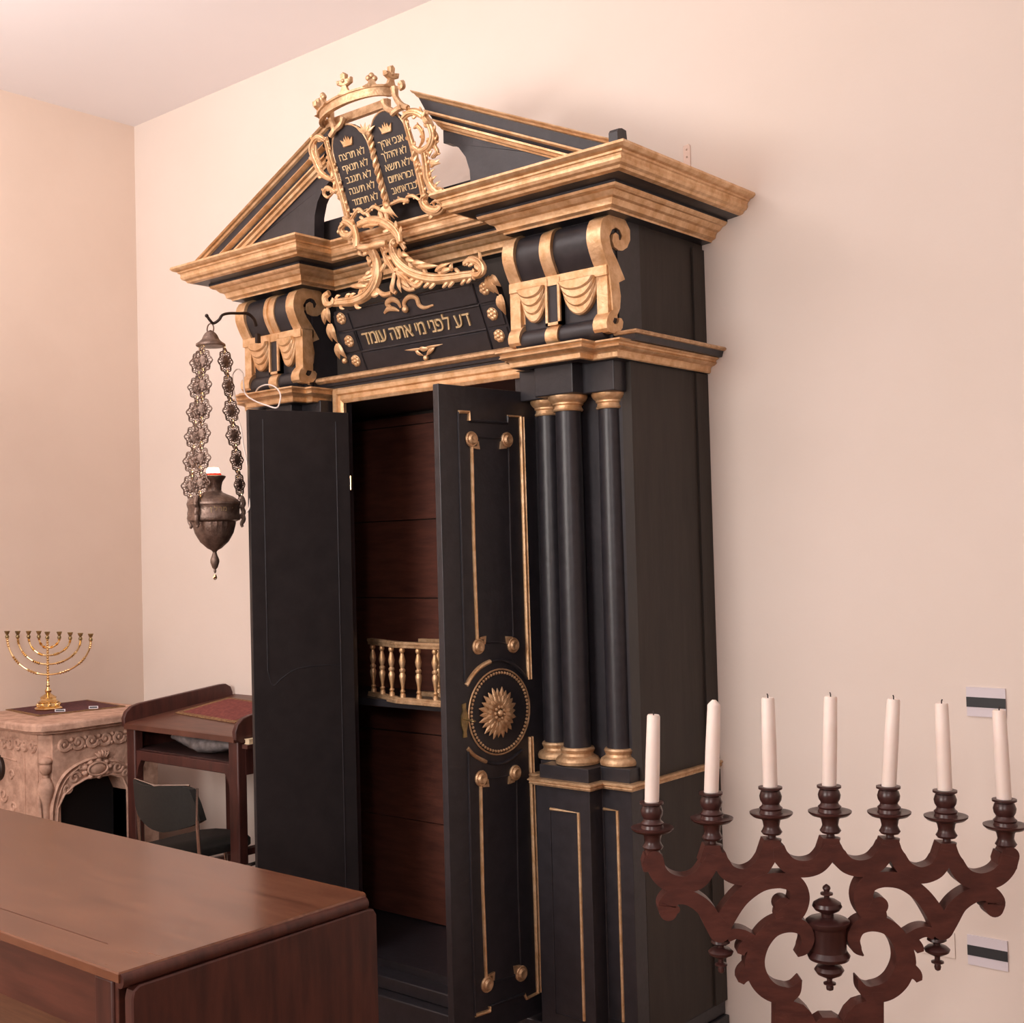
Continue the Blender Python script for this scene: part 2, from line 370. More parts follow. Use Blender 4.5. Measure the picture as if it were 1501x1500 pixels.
# middle cornice: thin upper roll with black fascia, then the gilded stepped moulding over the columns
b = MB()
SP = [(XS, YB-.001), (XS, 2.70), (-2.14, 2.70), (-3.074, 2.70), (sym(XS), 2.70), (sym(XS), YB-.001)]
pr1 = [(-.01, 2.012, 0), (.066, 2.012, 0), (.070, 2.007, 0), (.066, 2.002, 0), (.060, 2.001, 1), (.055, 1.985, 1), (.0, 1.983, 1)]
b.mould([(XS, YB-.001), (XS, 2.70), (-2.155, 2.70)], pr1); b.pair('upper_fascia', ['goldd', 'black'], ark, CX, smooth=25); b = MB()
pc = [(-.01, 2.026, 0), (.030, 2.026, 0), (.038, 2.020, 0), (.038, 2.012, 0), (.030, 2.006, 0), (.022, 2.005, 1), (.020, 1.996, 1), (.014, 1.994, 1), (.012, 1.984, 1), (.0, 1.983, 1)]
b.mould([(-2.13, 2.70), (-3.084, 2.70)], pc)
b.build('centre_fascia', ['goldd', 'black'], ark, smooth=25)
GP = [(XS, YB-.001), (XS, 2.635), (-1.93, 2.635), (-1.93, 2.578), (-2.137, 2.578), (-2.137, 2.635), (-2.165, 2.635), (-2.165, 2.705)]
pg = [(-.02, 1.988, 0), (.042, 1.988, 0), (.045, 1.983, 0), (.040, 1.979, 0), (.036, 1.978, 0), (.034, 1.974, 0), (.037, 1.969, 0), (.030, 1.964, 0), (.020, 1.961, 0), (.017, 1.957, 0), (.016, 1.945, 0), (.012, 1.942, 1), (-.02, 1.94, 1)]
def mir(path): return [(2*CX-x, y) for x, y in path][::-1]
b = MB(); b.mould(GP, pg); b.pair('column_cornice', ['gold', 'black'], ark, CX, smooth=25)
b = MB()
for pth in (GP,):
    b.box(-1.93, XS, 2.62, 2.70, 1.95, 1.992); b.box(-2.137, -1.93, 2.57, 2.70, 1.95, 1.992); b.box(-2.165, -2.137, 2.63, 2.70, 1.95, 1.992)
b.box(-2.10, -1.97, 2.60, 2.70, 1.862, 1.95); b.box(-1.985, -1.868, 2.645, 2.71, 1.862, 1.95); b.box(-2.19, -2.08, 2.645, 2.70, 1.862, 1.95)
b.pair('column_block', 'black', ark, CX, bevel=.003, smooth=0)
# gilded door frame (architrave)
b = MB()
fr = [(0, 0), (0, -.012), (.010, -.016), (.014, -.010), (.026, -.010), (.030, -.018), (.042, -.020), (.050, -.014), (.050, 0)]
def arch():
    vs = []; fs = []; k = len(fr)
    X0, X1, Z1 = -2.962, -2.252, 1.937
    for (x, z, sx, sz) in ((X0, .19, -1, 0), (X0, Z1, -1, 1), (X1+.085, Z1, 0, 1)):
        for d, y in fr: vs.append((x+sx*d, 2.70+y, z+sz*d))
    for i in range(2):
        for a in range(k-1): fs.append((i*k+a, i*k+a+1, (i+1)*k+a+1, (i+1)*k+a))
    b.add(vs, fs)
arch(); b.build('door_frame', 'gold', ark, smooth=25)
# pedestals
def plan(ins): return [(XS-ins, 2.70), (XS-ins, 2.645+ins), (-1.945-ins, 2.645+ins), (-1.945-ins, 2.59+ins), (-2.125+ins, 2.59+ins), (-2.125+ins, 2.645+ins), (-2.165+ins, 2.645+ins), (-2.165+ins, 2.70)]
b = MB(); b.prism(plan(0), lambda x, y, c: Vector((x, y, c)), .16, .822); b.prism(plan(.008), lambda x, y, c: Vector((x, y, c)), .83, .872)
b.pair('pedestal', 'black', ark, CX, bevel=.002, smooth=0)
pm = [(-.01, .836, 0), (.012, .836, 0), (.016, .833, 0), (.016, .830, 0), (.011, .827, 0), (.013, .824, 0), (.011, .819, 0), (0, .816, 0)]
PP = [(XS, YB-.001)]+[(x, y) for x, y in plan(0)[1:]]
b = MB(); b.mould(PP, pm); b.pair('pedestal_moulding', 'goldd', ark, CX, smooth=25)
b = MB()
def panel(x0, x1, y, z0, z1, lit=1):
    # gilded bead round a sunk panel
    P = Plane((0, y, 0), (1, 0, 0), (0, 0, 1))
    b.bars(P, [(x1, z0), (x1, z1), (x0, z1)], .009, .005, 0); b.bars(P, [(x0, z1), (x0, z0), (x1, z0)], .003, .003, 1)
for y, pxs in ((2.59, (807, 848)), (2.645, (885, 905))):
    xx = [onY(px, 1190, y).x for px in pxs]; zz = onY(pxs[0], 1186, y).z
    panel(xx[0], xx[1], y, .22, zz); b.pair('pedestal_panel', ['gold', 'black'], ark, CX); b = MB()
# columns with gilded capitals and bases
for cx_, cy_ in ((-2.033, 2.66), (-1.925, 2.705), (-2.137, 2.705)):
    for mm in (0, 1):
        x = 2*CX-cx_ if mm else cx_
        r = .0375 if cy_ < 2.7 else .0345
        c = MB().lathe([(r, .912), (r*1.0, 1.2), (r*.97, 1.6), (r*.93, 1.828)], (x, cy_, 0), 32).build('column', 'black', ark, off=None)
        k = r/.0375
        MB().lathe([(.0385*k, .0), (.0385*k, .006), (.044*k, .006), (.046*k, .011), (.040*k, .016), (.037*k, .019), (.037*k, .026), (.041*k, .029), (.041*k, .034)][::1] and
                   [(.050*k, .872), (.0585*k, .874), (.060*k, .882), (.056*k, .890), (.049*k, .894), (.044*k, .896), (.042*k, .902), (.045*k, .907), (.047*k, .912), (.044*k, .917), (.038*k, .918)], (x, cy_, 0), 32).build('column_base', 'goldd', c)
        MB().lathe([(.036*k, 1.820), (.040*k, 1.821), (.042*k, 1.825), (.038*k, 1.830), (.037*k, 1.836), (.042*k, 1.839), (.042*k, 1.843), (.044*k, 1.845), (.050*k, 1.850), (.054*k, 1.857), (.0545*k, 1.862), (.050*k, 1.864)], (x, cy_, 0), 32).build('column_capital', 'gold', c)
# scroll brackets either side of the frieze
def console(mirx):
    b = MB()
    P = Plane((-1.848, 0, 0), (0, 1, 0), (0, 0, 1))
    q = lambda x, y: P.px(x, y)
    # front surface line of the bracket, top to bottom, as (Y, z)
    front = [q(*p) for p in ((896, 316), (886, 321), (882, 333), (881, 348), (883, 362), (888, 378), (894, 394))]
    frontS = [tuple(v) for v in spl(front, 4)]
    x0, x1 = (-2.150 if mirx else -2.182), -1.848
    fn = lambda Y, Z, c: Vector((c, Y, Z))
    front_ = frontS; top = frontS+[(2.70, frontS[-1][1]), (2.70, frontS[0][1])]
    ins = .008
    topi = [(y+ins, z) for y, z in frontS]+[(2.70, frontS[-1][1]), (2.70, frontS[0][1])]
    # black drum between gilded bands
    b.prism(topi, fn, x0+.02, x1-.02, 1)
    S_ = [(915, 160), (898, 200), (889, 250), (887, 300), (892, 350), (908, 415), (930, 485), (955, 550), (965, 620), (975, 700), (983, 780), (988, 860), (992, 915), (968, 932), (948, 968), (939, 1015), (944, 1060), (960, 1090), (1000, 1106), (1045, 1095), (1070, 1060), (1076, 1010), (1062, 982), (1045, 978),
          (1040, 1008), (1028, 1026), (1005, 1028), (992, 1010), (1002, 975), (1032, 948), (1050, 900), (1056, 800), (1041, 690), (1090, 665), (1060, 590), (1022, 500), (992, 440), (972, 380), (964, 310), (985, 258), (1018, 242), (1048, 264), (1066, 308), (1056, 343),
          (1042, 345), (1036, 302), (1014, 282), (992, 300), (986, 350), (1002, 400), (1040, 428), (1072, 430), (1108, 405), (1132, 345), (1130, 262), (1094, 186), (1032, 143), (960, 137)]
    Sp = [q(720+a/5.554, 290+c/5.554) for a, c in S_]
    for a0, a1 in ((x0, x0+.040), (x1-.045, x1)):
        b.prism(Sp, fn, a0, a1, 0, bev=.0)
    xm = (x0+x1)/2-.01
    b.prism([(y+.003, z) for y, z in frontS]+top[-2:], fn, xm-.032, xm-.004, 0)
    b.prism([(y-.004, z) for y, z in frontS]+top[-2:], fn, xm-.004, xm+.012, 0)
    # middle die
    zt_, zm_, zb_ = frontS[-1][1]+.004, q(889, 455)[1], q(889, 462)[1]
    y1 = 2.612
    b.box(x0+.02, x1-.02, y1+.010, 2.70, zb_-.005, zt_, 1)
    for a0, a1 in ((x0-.002, x0+.034), (x1-.040, x1-.006)):
        b.box(a0, a1, y1-.004, 2.65, zb_, zt_+.004, 0)
    b.box(x0, x1-.003, y1-.010, y1+.045, zt_-.020, zt_+.006, 0)
    # lower roll
    lo = [q(*p) for p in ((902, 461), (894, 465), (890.5, 474), (891, 485), (896, 493), (903, 497))]
    loS = [tuple(v) for v in spl(lo, 4)]
    b.prism([(y+.004, z) for y, z in loS]+[(2.68, loS[-1][1]), (2.68, loS[0][1])], fn, x0+.02, x1-.02, 1)
    b.prism([(y-.003, z) for y, z in loS]+[(2.68, loS[-1][1]), (2.68, loS[0][1])], fn, xm-.028, xm+.014, 0)
    # centre tablet and shell swags on the front
    zc = zt_
    PF = Plane((0, y1, 0), (1, 0, 0), (0, 0, 1))
    hh = zt_-zb_
    for a0, a1, z0, z1 in ((xm-.030, xm-.022, zb_+.0, zt_), (xm+.012, xm+.020, zb_, zt_), (xm-.030, xm+.020, zb_, zb_+.008)):
        b.box(a0, a1, y1-.012, y1+.02, z0, z1, 0)
    b.box(xm-.03, xm+.02, y1-.006, y1+.02, zb_+.002, zt_, 1)
    for cx_, hw in (((x0+.034+xm-.030)/2, (xm-.030-x0-.034)/2), ((xm+.020+x1-.040)/2, (x1-.040-xm-.020)/2)):
        for k in range(4):
            sc = 1-.20*k; h = hh*(.74-.17*k)
            pts = [(cx_+hw*math.cos(PI+PI*i/16)*(1 if k == 0 else .97), zt_-.016+h*math.sin(PI+PI*i/16)*1.0) for i in range(17)]
            b.prism(pts, lambda x, z, c: Vector((x, c, z)), y1+.02, y1-.004-.006*k-.002, 0, bev=.004)
    if mirx: b.v = [Vector((2*CX-v.x, v.y, v.z)) for v in b.v]
    return b
for mm in (0, 1): console(mm).build('scroll_bracket', ['gold', 'black'], ark, smooth=30)
# inscription panel leaning over the door
PI_ = Plane((CX, 2.722, 2.028), (1, 0, 0), (0, -math.sin(math.radians(24.5)), math.cos(math.radians(24.5))))
ip = MB()
top_b = PI_.px(600, 434)[1]
l1 = PI_.px(600, 455)[1]; l2 = PI_.px(600, 466)[1]
hw = .345
H1 = top_b
b = MB()
b.prism([(-hw, 0), (hw, 0), (hw*1.0, H1*.86), (hw*.96, H1), (-hw*.96, H1), (-hw, H1*.86)], PI_.w, -.02, 0, 0)
z1, z2 = H1*.34, H1*.68
b.prism([(-.262, z2+.006), (.262, z2+.006), (.262, H1-.004), (-.262, H1-.004)], PI_.w, 0, .006, 0, bev=.003)
b.prism([(-.262, .006), (.262, .006), (.262, z1-.004), (-.262, z1-.004)], PI_.w, 0, .006, 0, bev=.003)
b.bars(PI_, [(-.262, z1), (.262, z1), (.262, z2), (-.262, z2)], .008, .004, 0, True)
for sx in (-1, 1):
    for zz0, zz1 in ((.004, z1-.003), (z1+.004, z2-.003), (z2+.004, H1-.012)):
        xa, xb = sorted((sx*.270, sx*.338)); b.prism([(xa, zz0), (xb, zz0), (xb, zz1), (xa, zz1)], PI_.w, 0, .004, 0, bev=.002)
insc = b.build('inscription_panel', 'black', ark, smooth=25)
text_mesh('lettering', 'דמוע התא ימ ינפל עד', .064, PI_, .0, (z1+z2)/2+.002, .003, 'letter', insc, ext=.0025, fit=(PI_.px(531, 489)[0], PI_.px(690, 466)[0]))
def rosette(P, a, bb, r, c0=.004):
    m = MB()
    for k in range(6):
        t = 2*PI*k/6+.3; m.ball(P.w(a+r*.58*math.cos(t), bb+r*.58*math.sin(t), c0+r*.15), r*.42, 0, 8, 6, (P.u, P.v, P.n), (1, 1, .55))
    m.ball(P.w(a, bb, c0+r*.25), r*.36, 0, 8, 6, (P.u, P.v, P.n), (1, 1, .8))
    m.tube([P.w(a+r*.9*math.cos(2*PI*k/16), bb+r*.9*math.sin(2*PI*k/16), c0) for k in range(16)], r*.10, 6, 0, True)
    return m
for sx in (-1, 1):
    for px, py in ((499, 467), (512, 500), (525, 528)):
        a, bb = PI_.px(px, py); rosette(PI_, sx*.303, bb, .0195).build('rosette', 'gold', insc)
# small carved ornaments on the panel
b = MB()
def stroke(b, P, pts, rs, flat=.7, c=.008, n=5, m=0, seg=8):
    q = [P.px(*p[:2]) for p in pts]; q = spl(q, n); rr = lerp_list(rs, len(q))
    b.tube([P.w(a[0], a[1], c) for a in q], rr, seg, m, flat=flat, fn=P.n)
def leaf(b, P, p0, p1, w, c=.010, m=0, bend=.0):
    a0 = Vector(P.px(*p0)); a1 = Vector(P.px(*p1)); d = a1-a0; nn = Vector((-d.y, d.x))
    q = [a0+d*t+nn*(bend*math.sin(PI*t)) for t in [i/6 for i in range(7)]]
    b.tube([P.w(v.x, v.y, c+.006*math.sin(PI*i/6)) for i, v in enumerate(q)], [w*.35, w*.8, w, w*.95, w*.75, w*.45, w*.08], 6, m, flat=.5, fn=P.n)
stroke(b, PI_, [(566, 458), (572, 452), (580, 452), (588, 455)], [.004, .009, .008, .003])
stroke(b, PI_, [(577, 452), (570, 444), (576, 438), (585, 441), (590, 450)], [.007, .009, .009, .008, .004])
stroke(b, PI_, [(597, 452), (595, 442), (603, 434), (613, 436), (617, 446), (625, 450), (638, 446)], [.008, .007, .008, .008, .008, .006, .003])
b.ball(PI_.w(*PI_.px(598, 452), .012), .011, 0, 10, 8)
b.build('upper_ornament', 'gold', insc); b = MB()
for p0, p1, w in (((626, 509), (596, 512), .004), ((626, 508), (652, 503), .004), ((612, 511), (624, 520), .007), ((640, 507), (628, 520), .007), ((618, 510), (634, 509), .008)): leaf(b, PI_, p0, p1, w)
b.ball(PI_.w(*PI_.px(628, 523), .012), .009, 0, 10, 8)
b.build('lower_ornament', 'gold', insc)
# bell-flower drops beside the panel
b = MB()
drops = [((479, 452), (478, 475)), ((482, 450), (486, 473)), ((484, 474), (489, 500)), ((487, 474), (497, 502)), ((496, 503), (500, 526)), ((497, 503), (510, 524))]
for p0, p1 in drops: leaf(b, PI_, p0, p1, .013, .006)
b.ball(PI_.w(*PI_.px(508, 528), .008), .010, 0, 8, 6)
b.build('leaf_drop', 'gold', insc); b = MB()
for p0, p1 in (((716, 405), (728, 428)), ((719, 403), (735, 430)), ((724, 402), (738, 418)), ((734, 432), (742, 456)), ((737, 430), (745, 460))): leaf(b, PI_, p0, p1, .013, .012)
b.build('leaf_drop', 'gold', insc)
# ------------------------------------------------------------------ crest: tablets, crown and scrollwork
lean = math.radians(21.8)
PT = Plane((CX, 2.575, 2.475), (1, 0, 0), (0, -math.sin(lean), math.cos(lean)))
cr = MB()
tabs = {}
def tab_outline(c, hw, y0, ys): return [(c-hw, y0), (c+hw, y0)]+[(c+hw*math.cos(PI*i/14), ys+hw*1.05*math.sin(PI*i/14)) for i in range(15)]
aL0 = PT.px(513, 316)[0]; aL1 = PT.px(563, 300)[0]; bL = PT.px(530, 311)[1]
aR0 = PT.px(577, 297)[0]; aR1 = PT.px(622, 284)[0]; bR = PT.px(600, 291)[1]
aLt = PT.px(484, 205); aRt = PT.px(544, 185)
topL = PT.px(506, 180)[1]; topR = PT.px(568, 161)[1]
TAB = {-1: (-.086, .075), 1: (.079, .070)}
b0, topb = .018, .268
# scrollwork frame: outer C scrolls, twisted columns, lower sprays
def foliage(b, P, pts, rs, c, side=1, step=.017, size=1.):
    q = [P.px(*p[:2]) for p in pts]; q = spl(q, 8); acc = 0; k = 0
    for i in range(1, len(q)-1):
        d = q[i+1]-q[i-1]; acc += (q[i]-q[i-1]).length
        if acc > step:
            acc = 0; k += 1; d.normalize(); nn = Vector((-d.y, d.x))*(side if k % 3 else -side); r = rs[min(len(rs)-1, int(i*len(rs)/len(q)))]
            p0 = q[i]+nn*r*.5; L = r*1.9*size
            b.tube([P.w(*(p0+nn*L*t*.75-d*L*t*1.1+nn*L*.25*math.sin(PI*t)), c+.004*math.sin(PI*t)) for t in (0, .25, .5, .75, 1)], [r*.35, r*.5, r*.48, r*.34, r*.06], 6, 0, flat=.6, fn=P.n)
def C3(pts, rs, c=.012, flat=.75):
    stroke(cr, PT, pts, [r*1.2 for r in rs], flat, c)
    if len(pts) > 4: foliage(cr, PT, pts, [r*1.2 for r in rs], c, size=.6)
    q = spl([PT.px(*p[:2]) for p in pts], 5); cr.tube([PT.w(v.x, v.y, c+max(rs)*.75) for v in q], [r*.4 for r in lerp_list(rs, len(q))], 6)
C3([(481, 200), (488, 228), (498, 262), (509, 300), (516, 330)], [.007, .008, .009, .009, .010])
for pts in ([(545, 190), (552, 225), (561, 262), (571, 300)],):
    q = spl([PT.px(*p) for p in pts], 14); n = len(q)
    for ph in (0, PI):
        cr.tube([PT.w(v.x+.0055*math.cos(i*.75+ph), v.y, .012+.0055*math.sin(i*.75+ph)) for i, v in enumerate(q)], .0062, 6)
for pts in ([(486, 235), (496, 268), (502, 285)], [(609, 212), (614, 232), (618, 250)]):
    q = spl([PT.px(*p) for p in pts], 8)
    for ph in (0, PI): cr.tube([PT.w(v.x+.005*math.cos(i*.9+ph), v.y, .014+.005*math.sin(i*.9+ph)) for i, v in enumerate(q)], .0058, 6)
C3([(597, 172), (602, 190), (610, 218), (616, 245), (624, 280), (627, 300)], [.008, .008, .009, .009, .009, .010])
# left C scroll with leaf
C3([(483, 205), (474, 200), (467, 204), (462, 218), (468, 236), (476, 252), (487, 260), (496, 262)], [.006, .008, .009, .009, .009, .010, .007, .005], .016)
C3([(470, 210), (472, 226), (480, 244)], [.004, .007, .004], .024)
C3([(497, 280), (485, 274), (480, 282), (486, 288), (494, 282)], [.006, .006, .005, .004, .002], .016)
# right oval scroll
C3([(597, 172), (606, 164), (618, 164), (630, 172), (638, 186), (640, 200), (634, 214), (622, 220), (612, 214)], [.007, .009, .010, .010, .010, .009, .009, .008, .006], .018)
C3([(614, 186), (620, 184), (626, 192), (627, 204), (622, 214)], [.003, .006, .006, .005, .003], .022)
leaf(cr, PT, (628, 170), (640, 180), .009, .026); leaf(cr, PT, (628, 174), (632, 160), .008, .024)
C3([(638, 188), (644, 200), (641, 212), (645, 222), (637, 230)], [.004, .006, .006, .006, .004], .012)
C3([(627, 222), (630, 240), (632, 258), (638, 272), (648, 281), (656, 278)], [.008, .010, .011, .011, .010, .008], .018)
leaf(cr, PT, (634, 236), (651, 238), .009, .016); leaf(cr, PT, (636, 244), (650, 232), .007, .016); leaf(cr, PT, (634, 228), (640, 218), .006, .016)
for p in ((640, 252), (643, 262), (648, 270)): leaf(cr, PT, (p[0]-6, p[1]+2), (p[0]+2, p[1]-6), .004, .014)
# bottom right foot curl and bottom edging
C3([(624, 292), (630, 302), (642, 308), (652, 306), (656, 298), (648, 292), (640, 296)], [.008, .012, .013, .010, .007, .005, .004], .020)
C3([(627, 300), (626, 288), (632, 284)], [.008, .006, .005], .022)
C3([(578, 298), (592, 292), (602, 294), (601, 288), (610, 286), (620, 292)], [.004, .006, .005, .004, .005, .004], .014)
C3([(520, 320), (530, 306), (540, 312), (552, 302), (562, 306)], [.006, .006, .005, .005, .006], .014)
# shell under the middle column
for k in range(7):
    t = (k-3)/3; leaf(cr, PT, (573+t*3, 300), (575+t*15, 324-abs(t)*7), .006, .020)
cr.ball(PT.w(*PT.px(573, 300), .016), .013, 0, 10, 8)
# palmette between the tablets
for k in range(5):
    t = (k-2)/2; leaf(cr, PT, (543, 196), (540+t*14, 178+abs(t)*5), .006, .014)
# lower left foot: big curl where the crest joins the stem
C3([(512, 322), (522, 326), (528, 336), (522, 344), (512, 342), (508, 332), (514, 326)], [.009, .011, .011, .012, .011, .009, .006], .024)
crest = cr.build('crest', 'gold', ark)
for sx in (-1, 1):
    tcx, thw = TAB[sx]
    t = MB().prism(tab_outline(tcx, thw, b0, topb-thw*1.05), PT.w, -.008, .010, 0, bev=.003)
    t.build('tablet', 'black', crest, smooth=30)
    e = MB(); e.tube([PT.w(a, bb, .007) for a, bb in tab_outline(tcx, thw+.001, b0, topb-thw*1.05)], .0032, 6, 0, True); e.build('tablet_rim', 'goldd', crest)
rowsR = ['ךיהא יכנא', 'ךלהיהי אל', 'אשת אל', 'םויתארוכז', 'באתאדבכ']
rowsL = ['חצרת אל', 'ףאנת אל', 'בנגת אל', 'הנעת אל', 'דמחת אל']
hh = topb-b0
for sx, rows in ((-1, rowsL), (1, rowsR)):
    for k, r_ in enumerate(rows):
        text_mesh('lettering', r_, .031, PT, 0, b0+hh*(.655-.135*k), .0105, 'letter', crest, ext=.001, fit=((TAB[sx][0]-.056*(1 if sx < 0 else .93)+.004, TAB[sx][0]+(.058 if sx < 0 else .054))))
    # small crown relief
    cc = b0+hh*.80; m = MB(); w = .026
    m.prism([(TAB[sx][0]-w*.7, cc-.008), (TAB[sx][0]+w*.7, cc-.008), (TAB[sx][0]+w, cc+.012), (TAB[sx][0]+w*.5, cc+.004), (TAB[sx][0]+w*.35, cc+.016), (TAB[sx][0]+.004, cc+.005), (TAB[sx][0], cc+.020), (TAB[sx][0]-.004, cc+.005), (TAB[sx][0]-w*.35, cc+.016), (TAB[sx][0]-w*.5, cc+.004), (TAB[sx][0]-w, cc+.012)], PT.w, .010, .014, 0)
    m.bars(PT, [(TAB[sx][0]-w*.7, cc-.008), (TAB[sx][0]+w*.7, cc-.008)], .006, .003, 0, False, .014)
    m.build('crown_relief', 'gold', crest)
# crown: half ring bulging towards the room
cz = onY(525, 160, 2.47).z
ya = 2.485
pa, pb = onY(476, 168, ya), onY(573, 142, ya)
cxx = (pa.x+pb.x)/2; ha = (pb.x-pa.x)/2; zc_ = (pa.z+pb.z)/2
cw = MB(); N = 28; bd = .070; zc_ -= .006
ring = []
for i in range(N+1):
    t = PI*i/N; ring.append((cxx-ha*math.cos(t), ya-bd*math.sin(t)))
tz = lambda x: (x-cxx)*.075
def band(r0, r1, z0, z1, push=.0):
    vs = []; fs = []
    for i, (x, y) in enumerate(ring):
        t = PI*i/N; ox, oy = -math.cos(t), -math.sin(t)
        for (o_, z_) in ((r0, z0), (r0+push, z1), (r1+push, z1), (r1, z0)): vs.append((x+ox*o_, y+oy*o_, z_+tz(x)))
    for i in range(N):
        for k in range(4): l = (k+1) % 4; fs.append((i*4+k, i*4+l, i*4+4+l, i*4+4+k))
    fs += [(0, 1, 2, 3), (N*4, N*4+1, N*4+2, N*4+3)]; cw.add(vs, fs)
band(0, -.012, zc_-.012, zc_+.012, .004); band(.005, -.004, zc_-.014, zc_-.008); band(.010, -.006, zc_+.010, zc_+.016)
cw.box(pa.x+.01, pb.x-.01, ya-.006, ya+.010, zc_-.030, zc_-.006)
fins = [(.07, 'B'), (.34, 'S'), (.565, 'B'), (.78, 'S'), (.98, 'B')]
def fin(t, kind):
    i = t*PI; x, y = cxx-ha*math.cos(i), ya-bd*math.sin(i); ox, oy = -math.cos(i), -math.sin(i)
    tx, ty = math.sin(i), -math.cos(i)
    O = Vector((x+ox*.004, y+oy*.004, zc_+.012+tz(x))); U = Vector((tx, ty, 0)); V = Vector((ox*.12, oy*.12, 1)).normalized(); P = Plane(O, U, V)
    h = {'S': .024, 'B': .026, 'L': .014}[kind]
    cw.prism([(-.026, 0), (.026, 0), (.012, h*.35), (.007, h*.9), (-.007, h*.9), (-.012, h*.35)], P.w, -.006, .006)
    R = {'S': .011, 'B': .0115, 'L': .009}[kind]
    if kind == 'S':
        for a, bb in ((0, h+R*.7), (-R*.8, h), (R*.8, h)): cw.ball(P.w(a, bb, 0), R*.8, 0, 8, 6)
    else:
        cw.prism([(-R*.5, h*.8), (-R*2.1, h+R*.2), (-R*2.3, h+R*1.3), (-R*.8, h+R*1.2), (-R*.9, h+R*2.6), (R*.1, h+R*3.1), (R*.9, h+R*2.5), (R*.8, h+R*1.3), (R*2.3, h+R*1.6), (R*2.2, h+R*.3), (R*.5, h*.8)], P.w, -.007, .007, 0, bev=.003)
        cw.ball(P.w(0, h+R*.9, .006), R*.55, 0, 8, 6); cw.ball(P.w(-R*1.6, h+R*.7, .004), R*.5, 0, 8, 6); cw.ball(P.w(R*1.6, h+R*.8, .004), R*.5, 0, 8, 6)
for t, k in fins: fin(t, k)
# crown brackets down to the tablets
for pts in ([(484, 165), (486, 178), (490, 190), (484, 200)], [(504, 172), (500, 182), (492, 190)], [(562, 148), (566, 158), (578, 164)], [(578, 128), (580, 142), (588, 154), (598, 158)], [(590, 156), (580, 162), (574, 168)], [(588, 122), (590, 126), (586, 130)]):
    q = spl([onY(*p, 2.46) for p in pts], 5); cw.tube(q, lerp_list([.012, .009, .010, .008], len(q)), 8)
cw.build('crown', 'goldd', crest)
# stem: scrolls from the crest over the cornice down to the panel
PS = Plane((CX, 2.555, 2.40), (1, 0, 0), (0, math.sin(math.radians(0)), 1))
PS2 = Plane((CX, 2.60, 2.25), (1, 0, 0), (0, 0, 1))
st = MB()
def S(P, pts, rs, c=.0, flat=.7):
    stroke(st, P, pts, [r*1.08 for r in rs], flat, c)
    q = spl([P.px(*p[:2]) for p in pts], 5); rr = lerp_list(rs, len(q))
    for o_ in (-.45, .45):
        st.tube([P.w(v.x+0*o_, v.y+rr[i]*o_, c+rr[i]*.55) for i, v in enumerate(q)], [r*.28 for r in rr], 6)
    if len(pts) > 5: foliage(st, P, pts, rs, c, 1 if P is PS else -1, .02, .9)
S(PS, [(528, 330), (545, 324), (562, 326), (576, 334), (586, 346), (588, 356)], [.011, .013, .014, .014, .012, .010], .006)
S(PS, [(537, 334), (548, 331), (560, 330)], [.004, .008, .004], .014)
S(PS, [(520, 332), (524, 348), (524, 362)], [.010, .011, .012], .004)
S(PS, [(518, 352), (526, 362), (540, 362), (552, 358), (566, 356)], [.008, .010, .009, .012, .008], .0)
S(PS2, [(528, 362), (542, 366), (551, 380), (554, 400), (549, 418), (537, 433), (520, 441), (502, 443), (488, 444)], [.010, .014, .016, .018, .018, .017, .015, .013, .012], .0)
S(PS2, [(486, 430), (480, 436), (482, 446), (490, 446), (492, 438)], [.010, .012, .011, .008, .005], .010)
S(PS2, [(594, 366), (584, 352), (576, 356), (576, 368), (584, 384), (600, 398), (620, 406), (640, 409), (664, 407), (684, 404), (700, 402)], [.007, .009, .012, .015, .016, .016, .016, .015, .014, .013, .012], .0)
S(PS2, [(684, 388), (694, 382), (706, 386), (712, 396), (706, 404), (697, 402), (699, 396)], [.007, .011, .013, .013, .010, .007, .005], .012)
st.ball(PS2.w(*PS2.px(583, 358), .014), .012, 0, 10, 8)
for p0, p1 in (((546, 378), (544, 392)), ((547, 398), (537, 408)), ((545, 410), (526, 412)), ((540, 420), (514, 420)), ((548, 404), (526, 416)), ((590, 372), (602, 376)), ((597, 380), (612, 384)), ((606, 386), (626, 386)), ((612, 392), (644, 390)), ((640, 398), (662, 386)), ((648, 400), (668, 394)), ((528, 368), (534, 376)), ((664, 398), (666, 386))):
    leaf(st, PS2, p0, p1, .009, .006)
# middle pendant
S(PS2, [(560, 362), (566, 376), (574, 390), (580, 400)], [.006, .008, .008, .007], .004)
S(PS2, [(574, 366), (566, 372), (568, 384), (576, 392)], [.004, .006, .006, .004], .006)
S(PS2, [(580, 400), (578, 412), (576, 424), (582, 430)], [.008, .007, .008, .006], .004)
S(PS2, [(584, 400), (594, 408), (604, 416), (614, 420), (622, 412)], [.008, .008, .008, .007, .004], .004)
S(PS2, [(586, 404), (590, 416), (600, 424), (610, 424)], [.006, .008, .008, .005], .004)
S(PS2, [(552, 424), (562, 432), (574, 430)], [.006, .008, .007], .0); S(PS2, [(553, 420), (548, 426), (556, 430)], [.006, .006, .004], .0)
for p0, p1 in (((582, 404), (580, 430)), ((588, 408), (592, 430)), ((592, 410), (606, 424))): leaf(st, PS2, p0, p1, .008, .010)
st.build('scrollwork', 'gold', ark)
